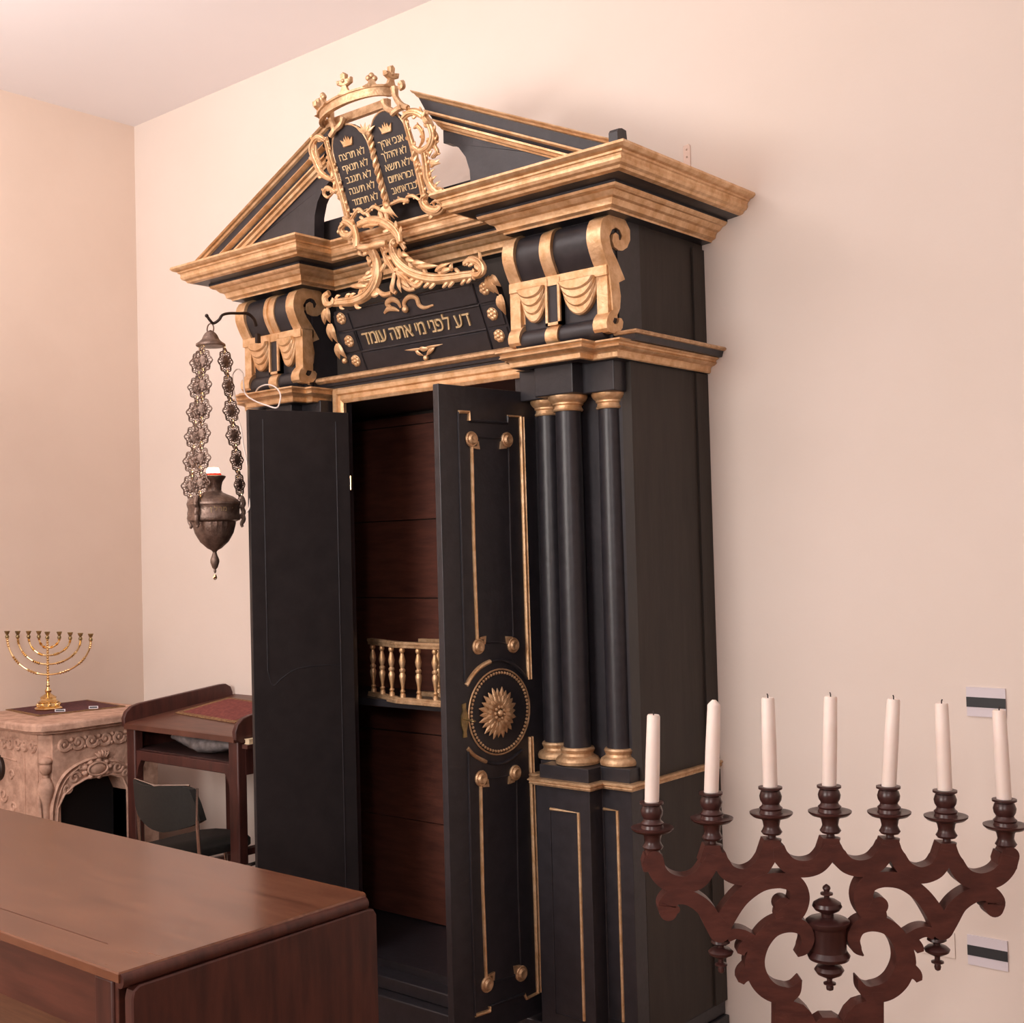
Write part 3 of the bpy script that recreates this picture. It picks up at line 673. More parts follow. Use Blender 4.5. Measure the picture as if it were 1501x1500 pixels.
# ------------------------------------------------------------------ doors
def door(hx, hy, fx, fy, z0, z1, th, side):
    """plane of the visible face: u from hinge to free edge"""
    u = Vector((fx-hx, fy-hy, 0)); W = u.length
    P = Plane((hx, hy, 0), u, (0, 0, 1)); return P, W
P, W = door(-2.180, 2.715, -2.2135, 2.341, .175, 1.890, .022, 1)
# normal of P: u x z ; must look to +X
sg = 1 if P.n.x > 0 else -1
zt1 = P.px(641.5, 562)[1]
b = MB(); b.pbox(P, 0, W, .175, zt1, -.022*sg, 0)
dr = b.build('door', 'black', ark, smooth=0, bevel=.0015)
dr['label'] = 'open door leaf with gilded outer face'
Pd = Plane(P.o, P.u, P.v)
if sg < 0: Pd.n = -Pd.n
def dp(x, y): return Pd.px(x, y)
g = MB()
def bead(pts, w=.011, h=.006, closed=False, m=0): g.bars(Pd, [dp(*p) for p in pts], w, h, m, closed)
def arc(pts, w=.011, h=.007): g.bars(Pd, [tuple(v) for v in spl([dp(*p) for p in pts], 6)], w, h, 0)
def twin(pts, w=.0065, h=.008, gap=.0105):
    n = len(pts)
    for o_ in (-gap/2, gap/2):
        q = [Vector(dp(*p)) for p in pts]; out = []
        for i, p in enumerate(q):
            d = (q[min(i+1, n-1)]-q[max(i-1, 0)]).normalized(); out.append((p.x-d.y*o_, p.y+d.x*o_))
        g.bars(Pd, out, w, h, 0)
twin([(763.5, 611.5), (766, 700), (769, 800), (772, 900), (775, 996)])
bead([(671, 604), (686, 604.5), (686.5, 617)], .010, .009); bead([(743, 610), (763, 611)], .006, .005)
g.build('outer_moulding', 'gold', dr); g = MB()
arc([(683, 1005), (690, 993), (700, 981), (710, 974), (718, 970)], .013, .008); g.build('arched_moulding', 'gold', dr); g = MB()
arc([(685, 1097), (692, 1105), (700, 1111), (712, 1117)], .011, .007); g.build('arched_moulding', 'goldd', dr); g = MB()
twin([(777, 1080), (779, 1140), (781, 1200), (785, 1320), (789, 1455)]); bead([(789, 1455), (771, 1464), (768, 1457)], .008, .007); bead([(717, 1475), (717, 1482), (696, 1489)], .010, .008); g.build('outer_moulding', 'gold', dr); g = MB()
bead([(691, 655), (694, 800), (699, 938)], .010, .007); g.build('inner_moulding', 'gold', dr); g = MB()
bead([(704, 1152), (707, 1300), (712, 1434)], .010, .007); g.build('inner_moulding', 'gold', dr); g = MB()
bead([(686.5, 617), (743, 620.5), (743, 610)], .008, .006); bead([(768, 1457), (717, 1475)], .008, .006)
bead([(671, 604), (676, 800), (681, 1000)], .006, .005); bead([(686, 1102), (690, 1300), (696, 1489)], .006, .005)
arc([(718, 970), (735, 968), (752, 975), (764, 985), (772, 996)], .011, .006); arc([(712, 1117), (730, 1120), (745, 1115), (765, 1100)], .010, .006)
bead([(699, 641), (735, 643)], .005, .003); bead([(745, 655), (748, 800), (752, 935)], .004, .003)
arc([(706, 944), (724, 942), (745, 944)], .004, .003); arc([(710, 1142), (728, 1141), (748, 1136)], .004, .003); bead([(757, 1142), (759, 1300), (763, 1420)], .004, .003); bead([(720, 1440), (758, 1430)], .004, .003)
g.build('shaded_moulding', 'black', dr); g = MB()  # shade put into the colour: gilded runs facing away are painted black
for cxp, cyp, dx, dy in ((690, 644, 1, 1), (742, 645, -1, 1), (700, 948, 1, -1), (751, 946, -1, -1), (704, 1141, 1, 1), (754, 1133, -1, 1), (713, 1443, 1, -1), (763, 1427, -1, -1)):
    a, bb = dp(cxp, cyp); r = MB(); ax = (Pd.u, Pd.v, Pd.n)
    r.lathe([(.0205, 0), (.0215, .004), (.0190, .008), (.0150, .007), (.0135, .011), (.011, .014), (.005, .013), (.002, .012)], Pd.w(a, bb, 0), 20, 0, ax)
    # u runs towards the free edge, so the corner nib sits at -dx in u
    c = -dx*.022; d = -dy*.024
    r.prism([(a+c*.2, bb+d), (a+c*1.25, bb+d*1.1), (a+c*1.1, bb+d*.2), (a+c*.9, bb+d*.2), (a+c*.85, bb+d*.75), (a+c*.2, bb+d*.8)], Pd.w, 0, .006, 0)
    r.build('door_rosette', 'goldd', dr)
# sunflower medallion with beaded ring
mc = dp(731.5, 1043.5); mr = .108
r = MB(); ax = (Pd.u, Pd.v, Pd.n)
r.tube([Pd.w(mc[0]+(mr+.006)*math.cos(2*PI*i/48), mc[1]+(mr+.006)*math.sin(2*PI*i/48), .003) for i in range(48)], .0026, 8, 0, True)
for i in range(64):
    t = 2*PI*i/64; r.ball(Pd.w(mc[0]+(mr-.003)*math.cos(t), mc[1]+(mr-.003)*math.sin(t), .004), .0042, 0, 6, 5)
mc2 = dp(728, 1045)
for ring_, n, r0, r1, w in ((0, 24, .022, .071, .0105), (1, 18, .018, .054, .0095)):
    for i in range(n):
        t = 2*PI*(i+.5*ring_)/n; d = Vector((math.cos(t), math.sin(t))); rr = r1*(1 if i % 2 else .93)
        pts = [Pd.w(mc2[0]+d.x*(r0+(rr-r0)*k/5), mc2[1]+d.y*(r0+(rr-r0)*k/5), .004+.005*ring_+.004*math.sin(PI*k/5)) for k in range(6)]
        r.tube(pts, [w*.4, w*.7, w*.85, w*.8, w*.5, w*.1], 6, 0, flat=.6, fn=Pd.n)
for i in range(9):
    t = 2*PI*i/9; r.ball(Pd.w(mc2[0]+.017*math.cos(t), mc2[1]+.017*math.sin(t), .012), .0058, 0, 8, 6)
r.ball(Pd.w(*mc2, .012), .010, 0, 10, 8)
r.build('sunflower_medallion', 'goldd', dr)
k = MB(); a, bb = dp(680, 1056)
k.prism([(a-.007, bb-.045), (a+.006, bb-.045), (a+.005, bb-.03), (a+.011, bb-.015), (a+.012, bb), (a+.011, bb+.012), (a+.005, bb+.026), (a+.007, bb+.042), (a-.006, bb+.045), (a-.005, bb+.03), (a-.012, bb+.012), (a-.012, bb-.005), (a-.010, bb-.015), (a-.005, bb-.03)], Pd.w, 0, .004, 0)
k.tube([Pd.w(a, bb+.003, .004), Pd.w(a, bb+.001, .034)], .0028, 8); k.ball(Pd.w(a, bb, .037), .007, 0, 8, 6, None, (1, 1, .5))
k.build('key_plate', 'darkbrass', dr)
h = MB(); h.tube([(-2.172, 2.708, 1.60), (-2.172, 2.708, 1.69)], .004, 8); h.build('hinge', 'brass', dr)
h = MB(); h.tube([(-2.172, 2.708, .50), (-2.172, 2.708, .58)], .004, 8); h.build('hinge', 'brass', dr)
# left leaf, its plain inner face towards the room
P2 = Plane((-2.930, 2.68, 0), (-.113, -.315, 0), (0, 0, 1)); W2 = P2.px(364, 600)[0]; zt2 = P2.px(364, 600)[1]
sg2 = 1 if P2.n.x > 0 else -1
if sg2 < 0: P2.n = -P2.n
b = MB(); b.pbox(P2, 0, W2, .175, zt2, -.022, 0)
dl = b.build('door', 'inner', ark, smooth=0, bevel=.0015); dl['label'] = 'open door leaf showing its plain dark inner face'
b = MB()
b.bars(P2, [(.045, .30), (.045, zt2-.03)], .004, .002, 0); b.bars(P2, [(W2-.045, 1.10), (W2-.045, zt2-.03)], .004, .002, 0)
b.bars(P2, [tuple(v) for v in spl([(W2-.045, 1.10), (W2-.06, 1.055), (W2-.09, 1.075), (W2-.14, 1.10), (.10, 1.105), (.045, 1.10)], 5)], .003, .0015, 0)
b.build('panel_bead', 'black', dl)
h = MB(); h.tube([(-2.922, 2.676, 1.655), (-2.922, 2.676, 1.70)], .003, 8); h.build('hinge', 'brass', dl)
# ------------------------------------------------------------------ inner balustrade
zr = 1.163
qa, qb = onZ(543, 938, zr), onZ(583, 943, zr); A0, A1 = (qa.x, qa.y), (qb.x, qb.y); A2, A3 = (2*CX-A1[0], A1[1]), (2*CX-A0[0], A0[1])
rl = MB()
for z0, z1, w in ((1.148, 1.166, .017), (1.158, 1.168, .022), (.982, .992, .020), (.972, .984, .026)):
    for p, q in ((A0, A1), (A1, A2), (A2, A3)):
        d = Vector((q[0]-p[0], q[1]-p[1], 0)); L = d.length; PP_ = Plane((p[0], p[1], 0), d, (0, 0, 1)); rl.pbox(PP_, -.006, L+.006, z0, z1, -w/2, w/2)
ba = rl.build('balustrade', 'goldd', ark, smooth=0, bevel=.002)
bz = lambda z: .992+(1.148-.992)*z
bprof = [(.009, bz(0)), (.009, bz(.06)), (.006, bz(.08)), (.009, bz(.12)), (.005, bz(.16)), (.006, bz(.24)), (.010, bz(.38)), (.011, bz(.44)), (.007, bz(.50)), (.010, bz(.53)), (.010, bz(.56)), (.006, bz(.59)), (.009, bz(.66)), (.011, bz(.73)), (.008, bz(.82)), (.005, bz(.89)), (.009, bz(.93)), (.009, bz(.97)), (.006, bz(1))]
first = None
spots = [(A0, A1, .08), (A0, A1, .42), (A0, A1, .76)]+[(A1, A2, t) for t in (.04, .20, .36, .52, .68, .84, .97)]+[(A2, A3, .24), (A2, A3, .58), (A2, A3, .92)]
for p, q, t in spots:
    x, y = p[0]+(q[0]-p[0])*t, p[1]+(q[1]-p[1])*t
    if first is None:
        first = MB().lathe(bprof, (0, 0, 0), 12).build('baluster', 'gold', None); first.parent = ba; first.location = Vector((x, y, 0))-wloc(ark)
    else:
        c = first.copy(); C.objects.link(c); c.parent = ba; c.location = Vector((x, y, 0))-wloc(ark)
# a second row stands behind
for x in (-2.80, -2.69, -2.58, -2.47):
    c = first.copy(); C.objects.link(c); c.parent = ba; c.location = Vector((x, 2.93, 0))-wloc(ark)
for z0, z1 in ((1.148, 1.166), (.978, .992)): MB().box(-2.88, -2.40, 2.92, 2.94, z0, z1).build('rear_rail', 'goldd', ba, smooth=0)
# iron hook on the left bracket
hk = MB(); xh = -3.222
pts = spl([onY(*p) for p in ((375, 478, 2.542), (372, 468, 2.530), (363, 460, 2.505), (350, 459.5, 2.465), (336, 459.5, 2.425), (326, 462, 2.395), (321, 469, 2.382), (313, 474, 2.368), (308, 470, 2.355), (303, 463, 2.345))], 4)
hk.tube(pts, lerp_list([.006, .0045, .0045, .0045], len(pts)), 8); hk.ball(pts[-1], .006); hk.box(xh-.006, xh+.006, 2.548, 2.562, 2.15, 2.18)
hk.build('lamp_hook', 'iron', ark)
# ------------------------------------------------------------------ hanging lamp
LX, LY = -3.222, 2.368
lamp = empty('hanging_lamp', (LX, LY, 1.38), 'dark bronze hanging oil lamp on filigree chains, hung from the iron hook', 'lamp')
b = MB(); b.tube([(LX+.0*math.cos(t), LY+.017*math.cos(t), 2.180+.017*math.sin(t)-.006) for t in [2*PI*i/20 for i in range(20)]], .0022, 6, 0, True)
b.v = [Vector((LX+(v.y-LY), LY+(v.x-LX), v.z)) for v in b.v]
b.build('hanging_ring', 'bronze', lamp)
b = MB(); zc0 = 2.118
b.lathe([(0.0436, zc0), (0.0462, zc0+.002), (0.0455, zc0+.008), (0.0363, zc0+.014), (0.0277, zc0+.022), (0.0224, zc0+.034), (0.0172, zc0+.042), (0.0092, zc0+.048), (0.0026, zc0+.052)], (LX, LY, 0), 32).build('canopy', 'bronze', lamp)
b = MB()
b.lathe([(0.0022, 1.402), (0.0043, 1.408), (0.0036, 1.414), (0.0086, 1.420), (0.0137, 1.436), (0.0137, 1.444), (0.0086, 1.458), (0.0058, 1.468), (0.0101, 1.474), (0.0216, 1.480), (0.0432, 1.500), (0.0590, 1.528), (0.0662, 1.556), (0.0670, 1.564)], (LX, LY, 0), 48, ribs=24, ribd=.018)
b.lathe([(0.0670, 1.562), (0.0806, 1.568), (0.0835, 1.576), (0.0814, 1.584), (0.0792, 1.590), (0.0799, 1.612), (0.0835, 1.618), (0.0828, 1.624), (0.0749, 1.632), (0.0612, 1.642), (0.0418, 1.650), (0.0288, 1.656), (0.0245, 1.662), (0.0252, 1.676), (0.0288, 1.690), (0.0374, 1.702), (0.0389, 1.707), (0.0346, 1.709), (0.0288, 1.704)], (LX, LY, 0), 48)
bowl = b.build('bowl', 'bronze', lamp)
b = MB(); b.lathe([(.003, 1.385), (.006, 1.391), (.003, 1.398)], (LX, LY, 0), 12); b.tube([(LX, LY+.006*math.cos(t), 1.388+.006*math.sin(t)) for t in [2*PI*i/12 for i in range(12)]], .0015, 6, 0, True); b.build('drop_ring', 'brass', lamp)
b = MB(); b.lathe([(0.0216, 1.700), (0.0259, 1.712), (0.0238, 1.716), (0.0202, 1.712)], (LX, LY, 0), 24); b.build('cup', 'redglass', lamp)
cn = MB(); cn.lathe([(0.0194, 1.704), (0.0202, 1.716), (0.0194, 1.728), (0.0158, 1.734), (0.0029, 1.733)], (LX, LY, 0), 20)
o = cn.build('memorial_candle', 'glow', None, off=(LX, LY, 1.70)); tag(o, 'small glowing memorial candle in the red cup of the hanging lamp', 'candle')
PL_ = Plane((LX, LY-.111, 1.60), (cR0.x, cR0.y, 0), (0, 0, 1))
vf = Vector((-LX, -LY, 0)).normalized(); PLm = Plane(Vector((LX, LY, 1.601))+vf*.080, Vector((-vf.y, vf.x, 0)), (0, 0, 1))
lt = MB()
for i, chh in enumerate('ןלרמ ׳'): 
    g_ = text_mesh('x', chh, .021, PLm, 0, 0, 0, None, None, ext=.0015)
    a = (i-2)*.18
    for v in g_.v:
        l = (v-PLm.o); du = l.dot(PLm.u); dz = l.z; ang = a+.25+du/.080
        v.xyz = (Vector((LX, LY, 1.601+dz))+(vf*math.cos(ang)+PLm.u*math.sin(ang))*(.0805))
    lt.add(g_.v, g_.f)
lt.build('engraving', 'letter', bowl, smooth=0)
# lugs and filigree chains
def medallion():
    m = MB(); L = .040; Wd = .028
    n = 40; out = []
    for i in range(n):
        t = 2*PI*i/n; k = 1+.10*math.cos(8*t)
        c, s_ = math.cos(t), math.sin(t); den = (abs(c)**1.5+abs(s_)**1.5)**(1/1.5)
        out.append((Wd*k*c/den, L*k*s_/den))
    m.tube([(x, 0, z) for x, z in out], .0024, 6, 0, True)
    for i in range(12):
        t = 2*PI*(i+.5)/12; c, s_ = math.cos(t), math.sin(t); den = (abs(c)**1.5+abs(s_)**1.5)**(1/1.5)
        cx_, cz_ = Wd*.80*c/den, L*.80*s_/den
        m.tube([(cx_+.0045*math.cos(2*PI*j/8), 0, cz_+.0045*math.sin(2*PI*j/8)) for j in range(8)], .0016, 5, 0, True)
    m.ball((0, 0, 0), .016, 0, 10, 6, None, (1, .35, 1.35))
    for i in range(8):
        t = 2*PI*i/8; m.ball((.014*math.cos(t), -.002, .018*math.sin(t)), .005, 0, 6, 4)
    return m
proto_med = None; proto_ring = None
def chain(name, p0, p1, n, face):
    global proto_med, proto_ring
    o = bpy.data.objects.new(name, None); C.objects.link(o); o.parent = lamp; o.location = (0, 0, 0); o.empty_display_size = .02
    off = wloc(lamp); p0 = Vector(p0); p1 = Vector(p1); d = (p1-p0)
    for i in range(n):
        t = (i+.5)/n; p = p0+d*t
        if proto_med is None:
            proto_med = medallion().build('filigree_link', 'bronze', None); c = proto_med
        else: c = proto_med.copy(); C.objects.link(c)
        c.parent = o; c.location = p-off
        c.rotation_euler = (math.atan2(d.y, -d.z)*-1*0, math.atan2(-d.x, -d.z)*1.0, face+random.uniform(-.25, .25))
    for i in range(n+1):
        t = i/n; p = p0+d*t
        if proto_ring is None:
            q = MB()
            for dz in (-.008, .006): q.tube([(.005*math.cos(2*PI*j/10), 0, dz+.008*math.sin(2*PI*j/10)) for j in range(10)], .0015, 5, 0, True)
            proto_ring = q.build('ring_link', 'brass', None); c = proto_ring
        else: c = proto_ring.copy(); C.objects.link(c)
        c.parent = o; c.location = p-off
    return o
uc = cR0; dcam = Vector((-LX, -LY, 0)).normalized()
base_ang = math.atan2(uc.y, uc.x)
cC = Vector((LX, LY, 0))
a1 = cC+uc*(-.024)+dcam*.032; a2 = cC+uc*(-.034)+dcam*(-.022); a3 = cC+uc*(.042)
e1 = cC+uc*(-.042)+dcam*.068; e2 = cC+uc*(-.075)+dcam*(-.032); e3 = cC+uc*(.086)+dcam*(-.01)
chain('chain', (*a1.xy, 2.108), (*e1.xy, 1.645), 6, base_ang)
chain('chain', (*a2.xy, 2.108), (*e2.xy, 1.640), 6, base_ang+.2)
chain('chain', (*a3.xy, 2.108), (*e3.xy, 1.640), 6, base_ang+1.0)
b = MB()
for e in (e1, e2, e3):
    d = (Vector(e)-cC).normalized(); q = [cC+d*r+Vector((0, 0, z)) for r, z in ((.080, 1.575), (.092, 1.590), (.088, 1.606), (.093, 1.620), (.086, 1.640), (.080, 1.630))]
    b.tube(spl(q, 4), .007, 8); b.tube([cC+d*.078+Vector((0, 0, 1.61)), cC+d*.092+Vector((0, 0, 1.61))], .006, 8)
    b.tube(spl([cC+d*r+Vector((0, 0, z)) for r, z in ((.088, 1.590), (.092, 1.57), (.085, 1.555), (.088, 1.545))], 3), lerp_list([.006, .007, .004], 10), 8)
b.build('lug', 'bronze', bowl)
# white cable
pc = [(361, 752), (366, 742), (366, 715), (362, 680), (357, 655), (353, 628), (348, 610), (345, 585), (341, 560), (342, 547), (349, 541), (356, 548), (357, 562), (360, 578), (374, 588), (390, 594), (405, 598), (410, 590), (411, 578), (404, 568), (392, 564), (380, 568), (374, 576)]
ys = [2.36, 2.37, 2.38, 2.40, 2.41, 2.42, 2.44, 2.46, 2.48, 2.49, 2.49, 2.48, 2.47, 2.47, 2.46, 2.46, 2.46, 2.47, 2.49, 2.51, 2.52, 2.53, 2.54]
pts = [onY(px, py, y) for (px, py), y in zip(pc, ys)]
b = MB(); b.tube(spl(pts, 5), .0024, 8); o = b.build('cable', 'cable', None, off=pts[0]); tag(o, 'thin white electric cable looping over the gilded moulding beside the hanging lamp', 'cable')
# ------------------------------------------------------------------ fireplace
FX, F0, F1, FT = -4.2, 2.33, 2.80, .868
fp = empty('fireplace', (-4.45, 2.56, 0), 'pink carved stone fireplace with mantel shelf and black hearth against the left wall', 'fireplace')
XB = XL+.002
b = MB()
sh = [(XB, F0-.045), (FX-.05, F0-.045), (FX+.015, F0-.02), (FX+.04, F0+.045), (FX+.04, F1+.03), (XB, F1+.03)]
V3 = lambda x, y, c: Vector((x, y, c))
mpf = [(-.12, .868, 0), (-.004, .868, 0), (.004, .862, 0), (.004, .846, 0), (-.002, .838, 0), (-.014, .832, 0), (-.030, .826, 0), (-.040, .818, 0), (-.10, .816, 0)]
b.prism(sh, V3, .838, .868, bev=.006); b.prism([(XB, F0-.02), (FX-.05, F0-.02), (FX+.002, F0), (FX+.02, F0+.05), (FX+.02, F1+.015), (XB, F1+.015)], V3, .826, .838); b.build('mantel_shelf', 'stone', fp, bevel=.004)
# body with hearth opening
b = MB()
def front_ring():
    # opening outline in (Y, z)
    yl, yr, zs, ztop = 2.372, 2.665, .555, .645
    op = [(yl, 0), (yl, zs-.05), (yl+.004, zs), (yl+.03, zs+.045), (yl+.07, ztop-.018), (yl+.12, ztop), (yr-.07, ztop), (yr-.022, ztop-.02), (yr, zs+.02), (yr, 0)]
    return op
op = front_ring()
oy0, oy1 = F0+.03, F1
# front wall = two jambs + spandrel built as strips
vs = []; fs = []
def strip(pts, ztop):
    for i in range(len(pts)-1):
        (y0, z0), (y1, z1) = pts[i], pts[i+1]
        k = len(vs); vs.extend([(FX, y0, z0), (FX, y1, z1), (FX, y1, ztop), (FX, y0, ztop), (FX-.10, y0, z0), (FX-.10, y1, z1)])
        if abs(y1-y0) > 1e-6: fs.append((k, k+1, k+2, k+3))
        fs.append((k, k+4, k+5, k+1))
strip(op, .825); b.add(vs, fs)
b.box(FX-.10, FX, oy0, op[0][0], 0, .822); b.box(FX-.10, FX, op[-1][0], oy1, 0, .822)
b.box(XB, FX-.05, F0, F0+.03, 0, .822); b.box(XB, FX-.10, oy1-.03, oy1, 0, .822)
b.prism([(FX-.052, F0+.001), (FX-.0015, F0+.04), (FX-.0015, F0+.06), (FX-.06, F0+.06)], V3, 0, .821)
b.build('surround', 'stone', fp, smooth=20)
b = MB(); b.box(FX-.35, FX-.101, F0+.04, F1-.04, 0.001, .70); o = b.build('hearth', 'soot', fp, smooth=0)
# frieze mouldings and carved relief
b = MB()
mb_ = [(0, .760, 0), (.010, .757, 0), (.012, .750, 0), (.006, .746, 0), (.010, .740, 0), (.004, .734, 0), (0, .732, 0)]
ring_path = [(XB, F0), (FX-.05, F0), (FX, F0+.04), (FX, F1)]
b.mould(ring_path, mb_); b.mould(ring_path, [(0, .826, 0), (.016, .820, 0), (.012, .812, 0), (.004, .806, 0), (0, .804, 0)])
b.build('moulding', 'stone', fp, smooth=30)
b = MB(); PFx = Plane((FX, 0, 0), (0, 1, 0), (0, 0, 1)); PFy = Plane((0, F0, 0), (1, 0, 0), (0, 0, 1))
if PFx.n.x < 0: PFx.n = -PFx.n
if PFy.n.y > 0: PFy.n = -PFy.n
def spiral(P, a, z, r, dirn, w=.005, turns=1.3, ph=0):
    b.tube([P.w(a+r*(1-t*.8)*math.cos(ph+dirn*t*turns*2*PI), z+r*(1-t*.8)*math.sin(ph+dirn*t*turns*2*PI), .002) for t in [i/20 for i in range(21)]], lerp_list([w, w, w*.6], 21), 6, 0, flat=.8, fn=P.n)
for i in range(8):
    y = F0+.075+i*.056; spiral(PFx, y, .782, .026, 1 if i % 2 else -1, .0085, ph=PI*(i % 2)); b.ball(PFx.w(y, .782, .002), .009, 0, 8, 6); b.ball(PFx.w(y+.03, .797, .002), .008, 0, 6, 5); b.ball(PFx.w(y+.026, .766, .002), .008, 0, 6, 5) 
for i in range(9):
    x = FX-.085-i*.052; spiral(PFy, x, .782, .025, 1 if i % 2 else -1, .008, ph=PI*(i % 2)); b.ball(PFy.w(x+.025, .79, .0), .008, 0, 6, 5)
# arch mouldings
def bead2(P, pts, w, h, c=0): b.bars(P, pts, w, h, 0, False, c)
arch1 = [tuple(v) for v in spl([(2.352, .20), (2.352, .50), (2.358, .58), (2.385, .650), (2.43, .690), (2.50, .712), (2.56, .716)], 5)]
bead2(PFx, arch1, .012, .010); bead2(PFx, [(y+.016, z-.010) for y, z in arch1], .007, .006)
arch2 = [tuple(v) for v in spl([(2.56, .700), (2.62, .690), (2.66, .668), (2.70, .676), (2.75, .690), (2.79, .688)], 5)]
bead2(PFx, arch2, .012, .010)
bead2(PFx, [(y, z) for y, z in op[1:]], .010, .008)
# central cartouche
for i in range(9):
    t = 2*PI*i/9; b.ball(PFx.w(2.535+.052*math.cos(t), .676+.030*math.sin(t), .004), .013, 0, 8, 6, (PFx.u, PFx.v, PFx.n), (1, .8, .7))
b.ball(PFx.w(2.535, .676, .002), .030, 0, 14, 8, (PFx.u, PFx.v, PFx.n), (1.35, .8, .45))
b.tube([PFx.w(2.535+.040*math.cos(2*PI*i/24), .676+.024*math.sin(2*PI*i/24), .012) for i in range(24)], .004, 6, 0, True)
for k in range(5):
    t = (k-2)/2; q = [PFx.w(2.555+t*.006+t*.022*s_, .712+.030*s_*(1-.3*abs(t)), .006+.008*math.sin(PI*s_)) for s_ in (0, .33, .66, 1)]; b.tube(q, [.004, .007, .007, .002], 6)
for y, z, r, d in ((2.445, .655, .024, 1), (2.415, .620, .018, -1), (2.475, .690, .014, 1), (2.625, .668, .022, -1), (2.60, .695, .014, -1), (2.655, .640, .013, 1), (2.71, .640, .022, 1), (2.73, .59, .018, -1), (2.72, .54, .02, 1)): spiral(PFx, y, z, r, d, .006)
# corner bust and drapery
cbx, cby = FX-.018, F0+.012
b.ball((cbx, cby, .705), .022, 0, 12, 10, None, (1, 1, 1.3)); b.ball((cbx, cby, .728), .026, 0, 12, 8, None, (1, 1, .6)); b.ball((cbx, cby, .670), .012, 0, 8, 6)
b.lathe([(.010, .40), (.012, .50), (.016, .575), (.026, .600), (.030, .625), (.026, .650), (.014, .668)], (cbx, cby, 0), 16)
for k in range(6):
    a = -PI*.95+k*.28; d = Vector((math.cos(a), math.sin(a), 0)); b.tube([Vector((cbx, cby, .612))+d*.027, Vector((cbx, cby, .575))+d*.024, Vector((cbx, cby, .50))+d*.018, Vector((cbx, cby, .42))+d*.014], [.004, .006, .005, .003], 6)
# side panel carving
b.box(FX-.145, FX-.139, F0-.003, F0, .10, .73)
bead2(PFy, [(FX-.20, .715), (FX-.36, .725)], .006, .004)
for x, z, r, d in ((FX-.24, .66, .022, 1), (FX-.30, .58, .030, -1), (FX-.23, .54, .022, 1), (FX-.28, .50, .030, 1), (FX-.34, .52, .024, -1), (FX-.25, .45, .024, -1), (FX-.33, .44, .026, 1)): spiral(PFy, x, z, r, d, .005)
b.build('carved_relief', 'stone', fp, smooth=50)
# dark round plate on the side
p = onY(-2, 1125, F0); b = MB(); b.lathe([(.050, 0), (.050, .012), (.044, .020), (.010, .024)], (p.x, F0, p.z), 28, 0, (Vector((1, 0, 0)), Vector((0, 0, 1)), Vector((0, -1, 0)))); b.build('damper_plate', 'iron', fp)
# runner on the mantel
zt = FT+.001
cl = [onZ(*p, zt) for p in ((7, 1041), (55, 1050.5), (184, 1036), (128, 1027))]
b = MB(); b.prism([(p.x, p.y) for p in cl], V3, zt, zt+.003, 1); 
cc_ = sum(cl, Vector())/4; b.prism([(cc_.x+(p.x-cc_.x)*.90, cc_.y+(p.y-cc_.y)*.90) for p in cl], V3, zt+.003, zt+.004, 0)
o = b.build('table_runner', ['runner', 'clothedge'], None, off=(cc_.x, cc_.y, zt)); tag(o, 'dark red patterned runner with gold border lying on the stone mantel shelf', 'cloth')
# little cards
def card(p, w, h, label):
    d = (p-CAM); d.z = 0; d.normalize(); u = Vector((-d.y, d.x, 0))*-1
    u = Vector((cR0.x, cR0.y, 0)).normalized(); P = Plane(p, u, Vector((d.x*.45, d.y*.45, .9)))
    if P.n.dot(CAM-p) < 0: P.n = -P.n
    b = MB(); b.pbox(P, -w/2, w/2, 0, h, -.0015, 0, 0); b.pbox(P, -w*.42, w*.42, h*.22, h*.78, 0, .0006, 1)
    o = b.build('name_card', ['white', 'ink'], None, smooth=0, off=p); tag(o, label, 'card', 'small cards on the mantel runner'); return o
zr_ = zt+.0045
card(onZ(88, 1043.5, zr_), .040, .010, 'small white card with dark band in front of the brass lampstand foot')
card(onZ(137, 1039, zr_), .036, .011, 'small white card with dark band lying right of the brass lampstand on the runner')
# ------------------------------------------------------------------ brass nine-branch lampstand
pb = onZ(71, 1040, zr_); pb.z = zr_
hl = empty('brass_menorah', pb, 'shiny brass nine-branched candelabrum standing on the stone mantel', 'candelabrum')
ang = YAW-.10; PB = Plane(pb, (math.cos(ang), math.sin(ang), 0), (0, 0, 1))
if PB.n.dot(CAM-pb) < 0: PB.n = -PB.n
tip = [PB.px(x, y) for x, y in ((10.5, 933), (26, 933), (42, 933), (57, 933), (72, 934), (87, 934), (103, 935), (118, 936), (133, 937))]
ztop = tip[4][1]
b = MB()
b.lathe([(.052, 0), (.054, .005), (.050, .009)], pb, 8); b.lathe([(.042, .009), (.044, .014), (.041, .026), (.044, .030)], pb, 8); b.lathe([(.036, .030), (.036, .034), (.031, .036), (.030, .045), (.033, .048), (.029, .050), (.016, .058), (.006, .066)], pb, 8)
for k in range(8):
    t = 2*PI*(k+.5)/8; b.ball(pb+Vector((.040*math.cos(t), .040*math.sin(t), .019)), .007, 0, 6, 5)
b.build('foot', 'brass', hl, smooth=30)
b = MB(); b.lathe([(.005, .060), (.012, .068), (.013, .074), (.007, .084), (.005, .088), (.008, .094), (.005, .100), (.004, .110), (.007, .114), (.004, .118)], pb, 16)
z = .118
while z < ztop-.012: b.lathe([(.003, z), (.006, z+.004), (.006, z+.006), (.003, z+.010)], pb, 12, cap=False); z += .010
b.build('stem', 'brass', hl)
def cup(a, z0):
    m = MB(); o = PB.w(a, 0, 0)
    m.lathe([(.003, z0-.002), (.007, z0+.002), (.008, z0+.007), (.006, z0+.012), (.004, z0+.014), (.007, z0+.018), (.011, z0+.028), (.010, z0+.029), (.006, z0+.020)], o, 14, ribs=0)
    return m
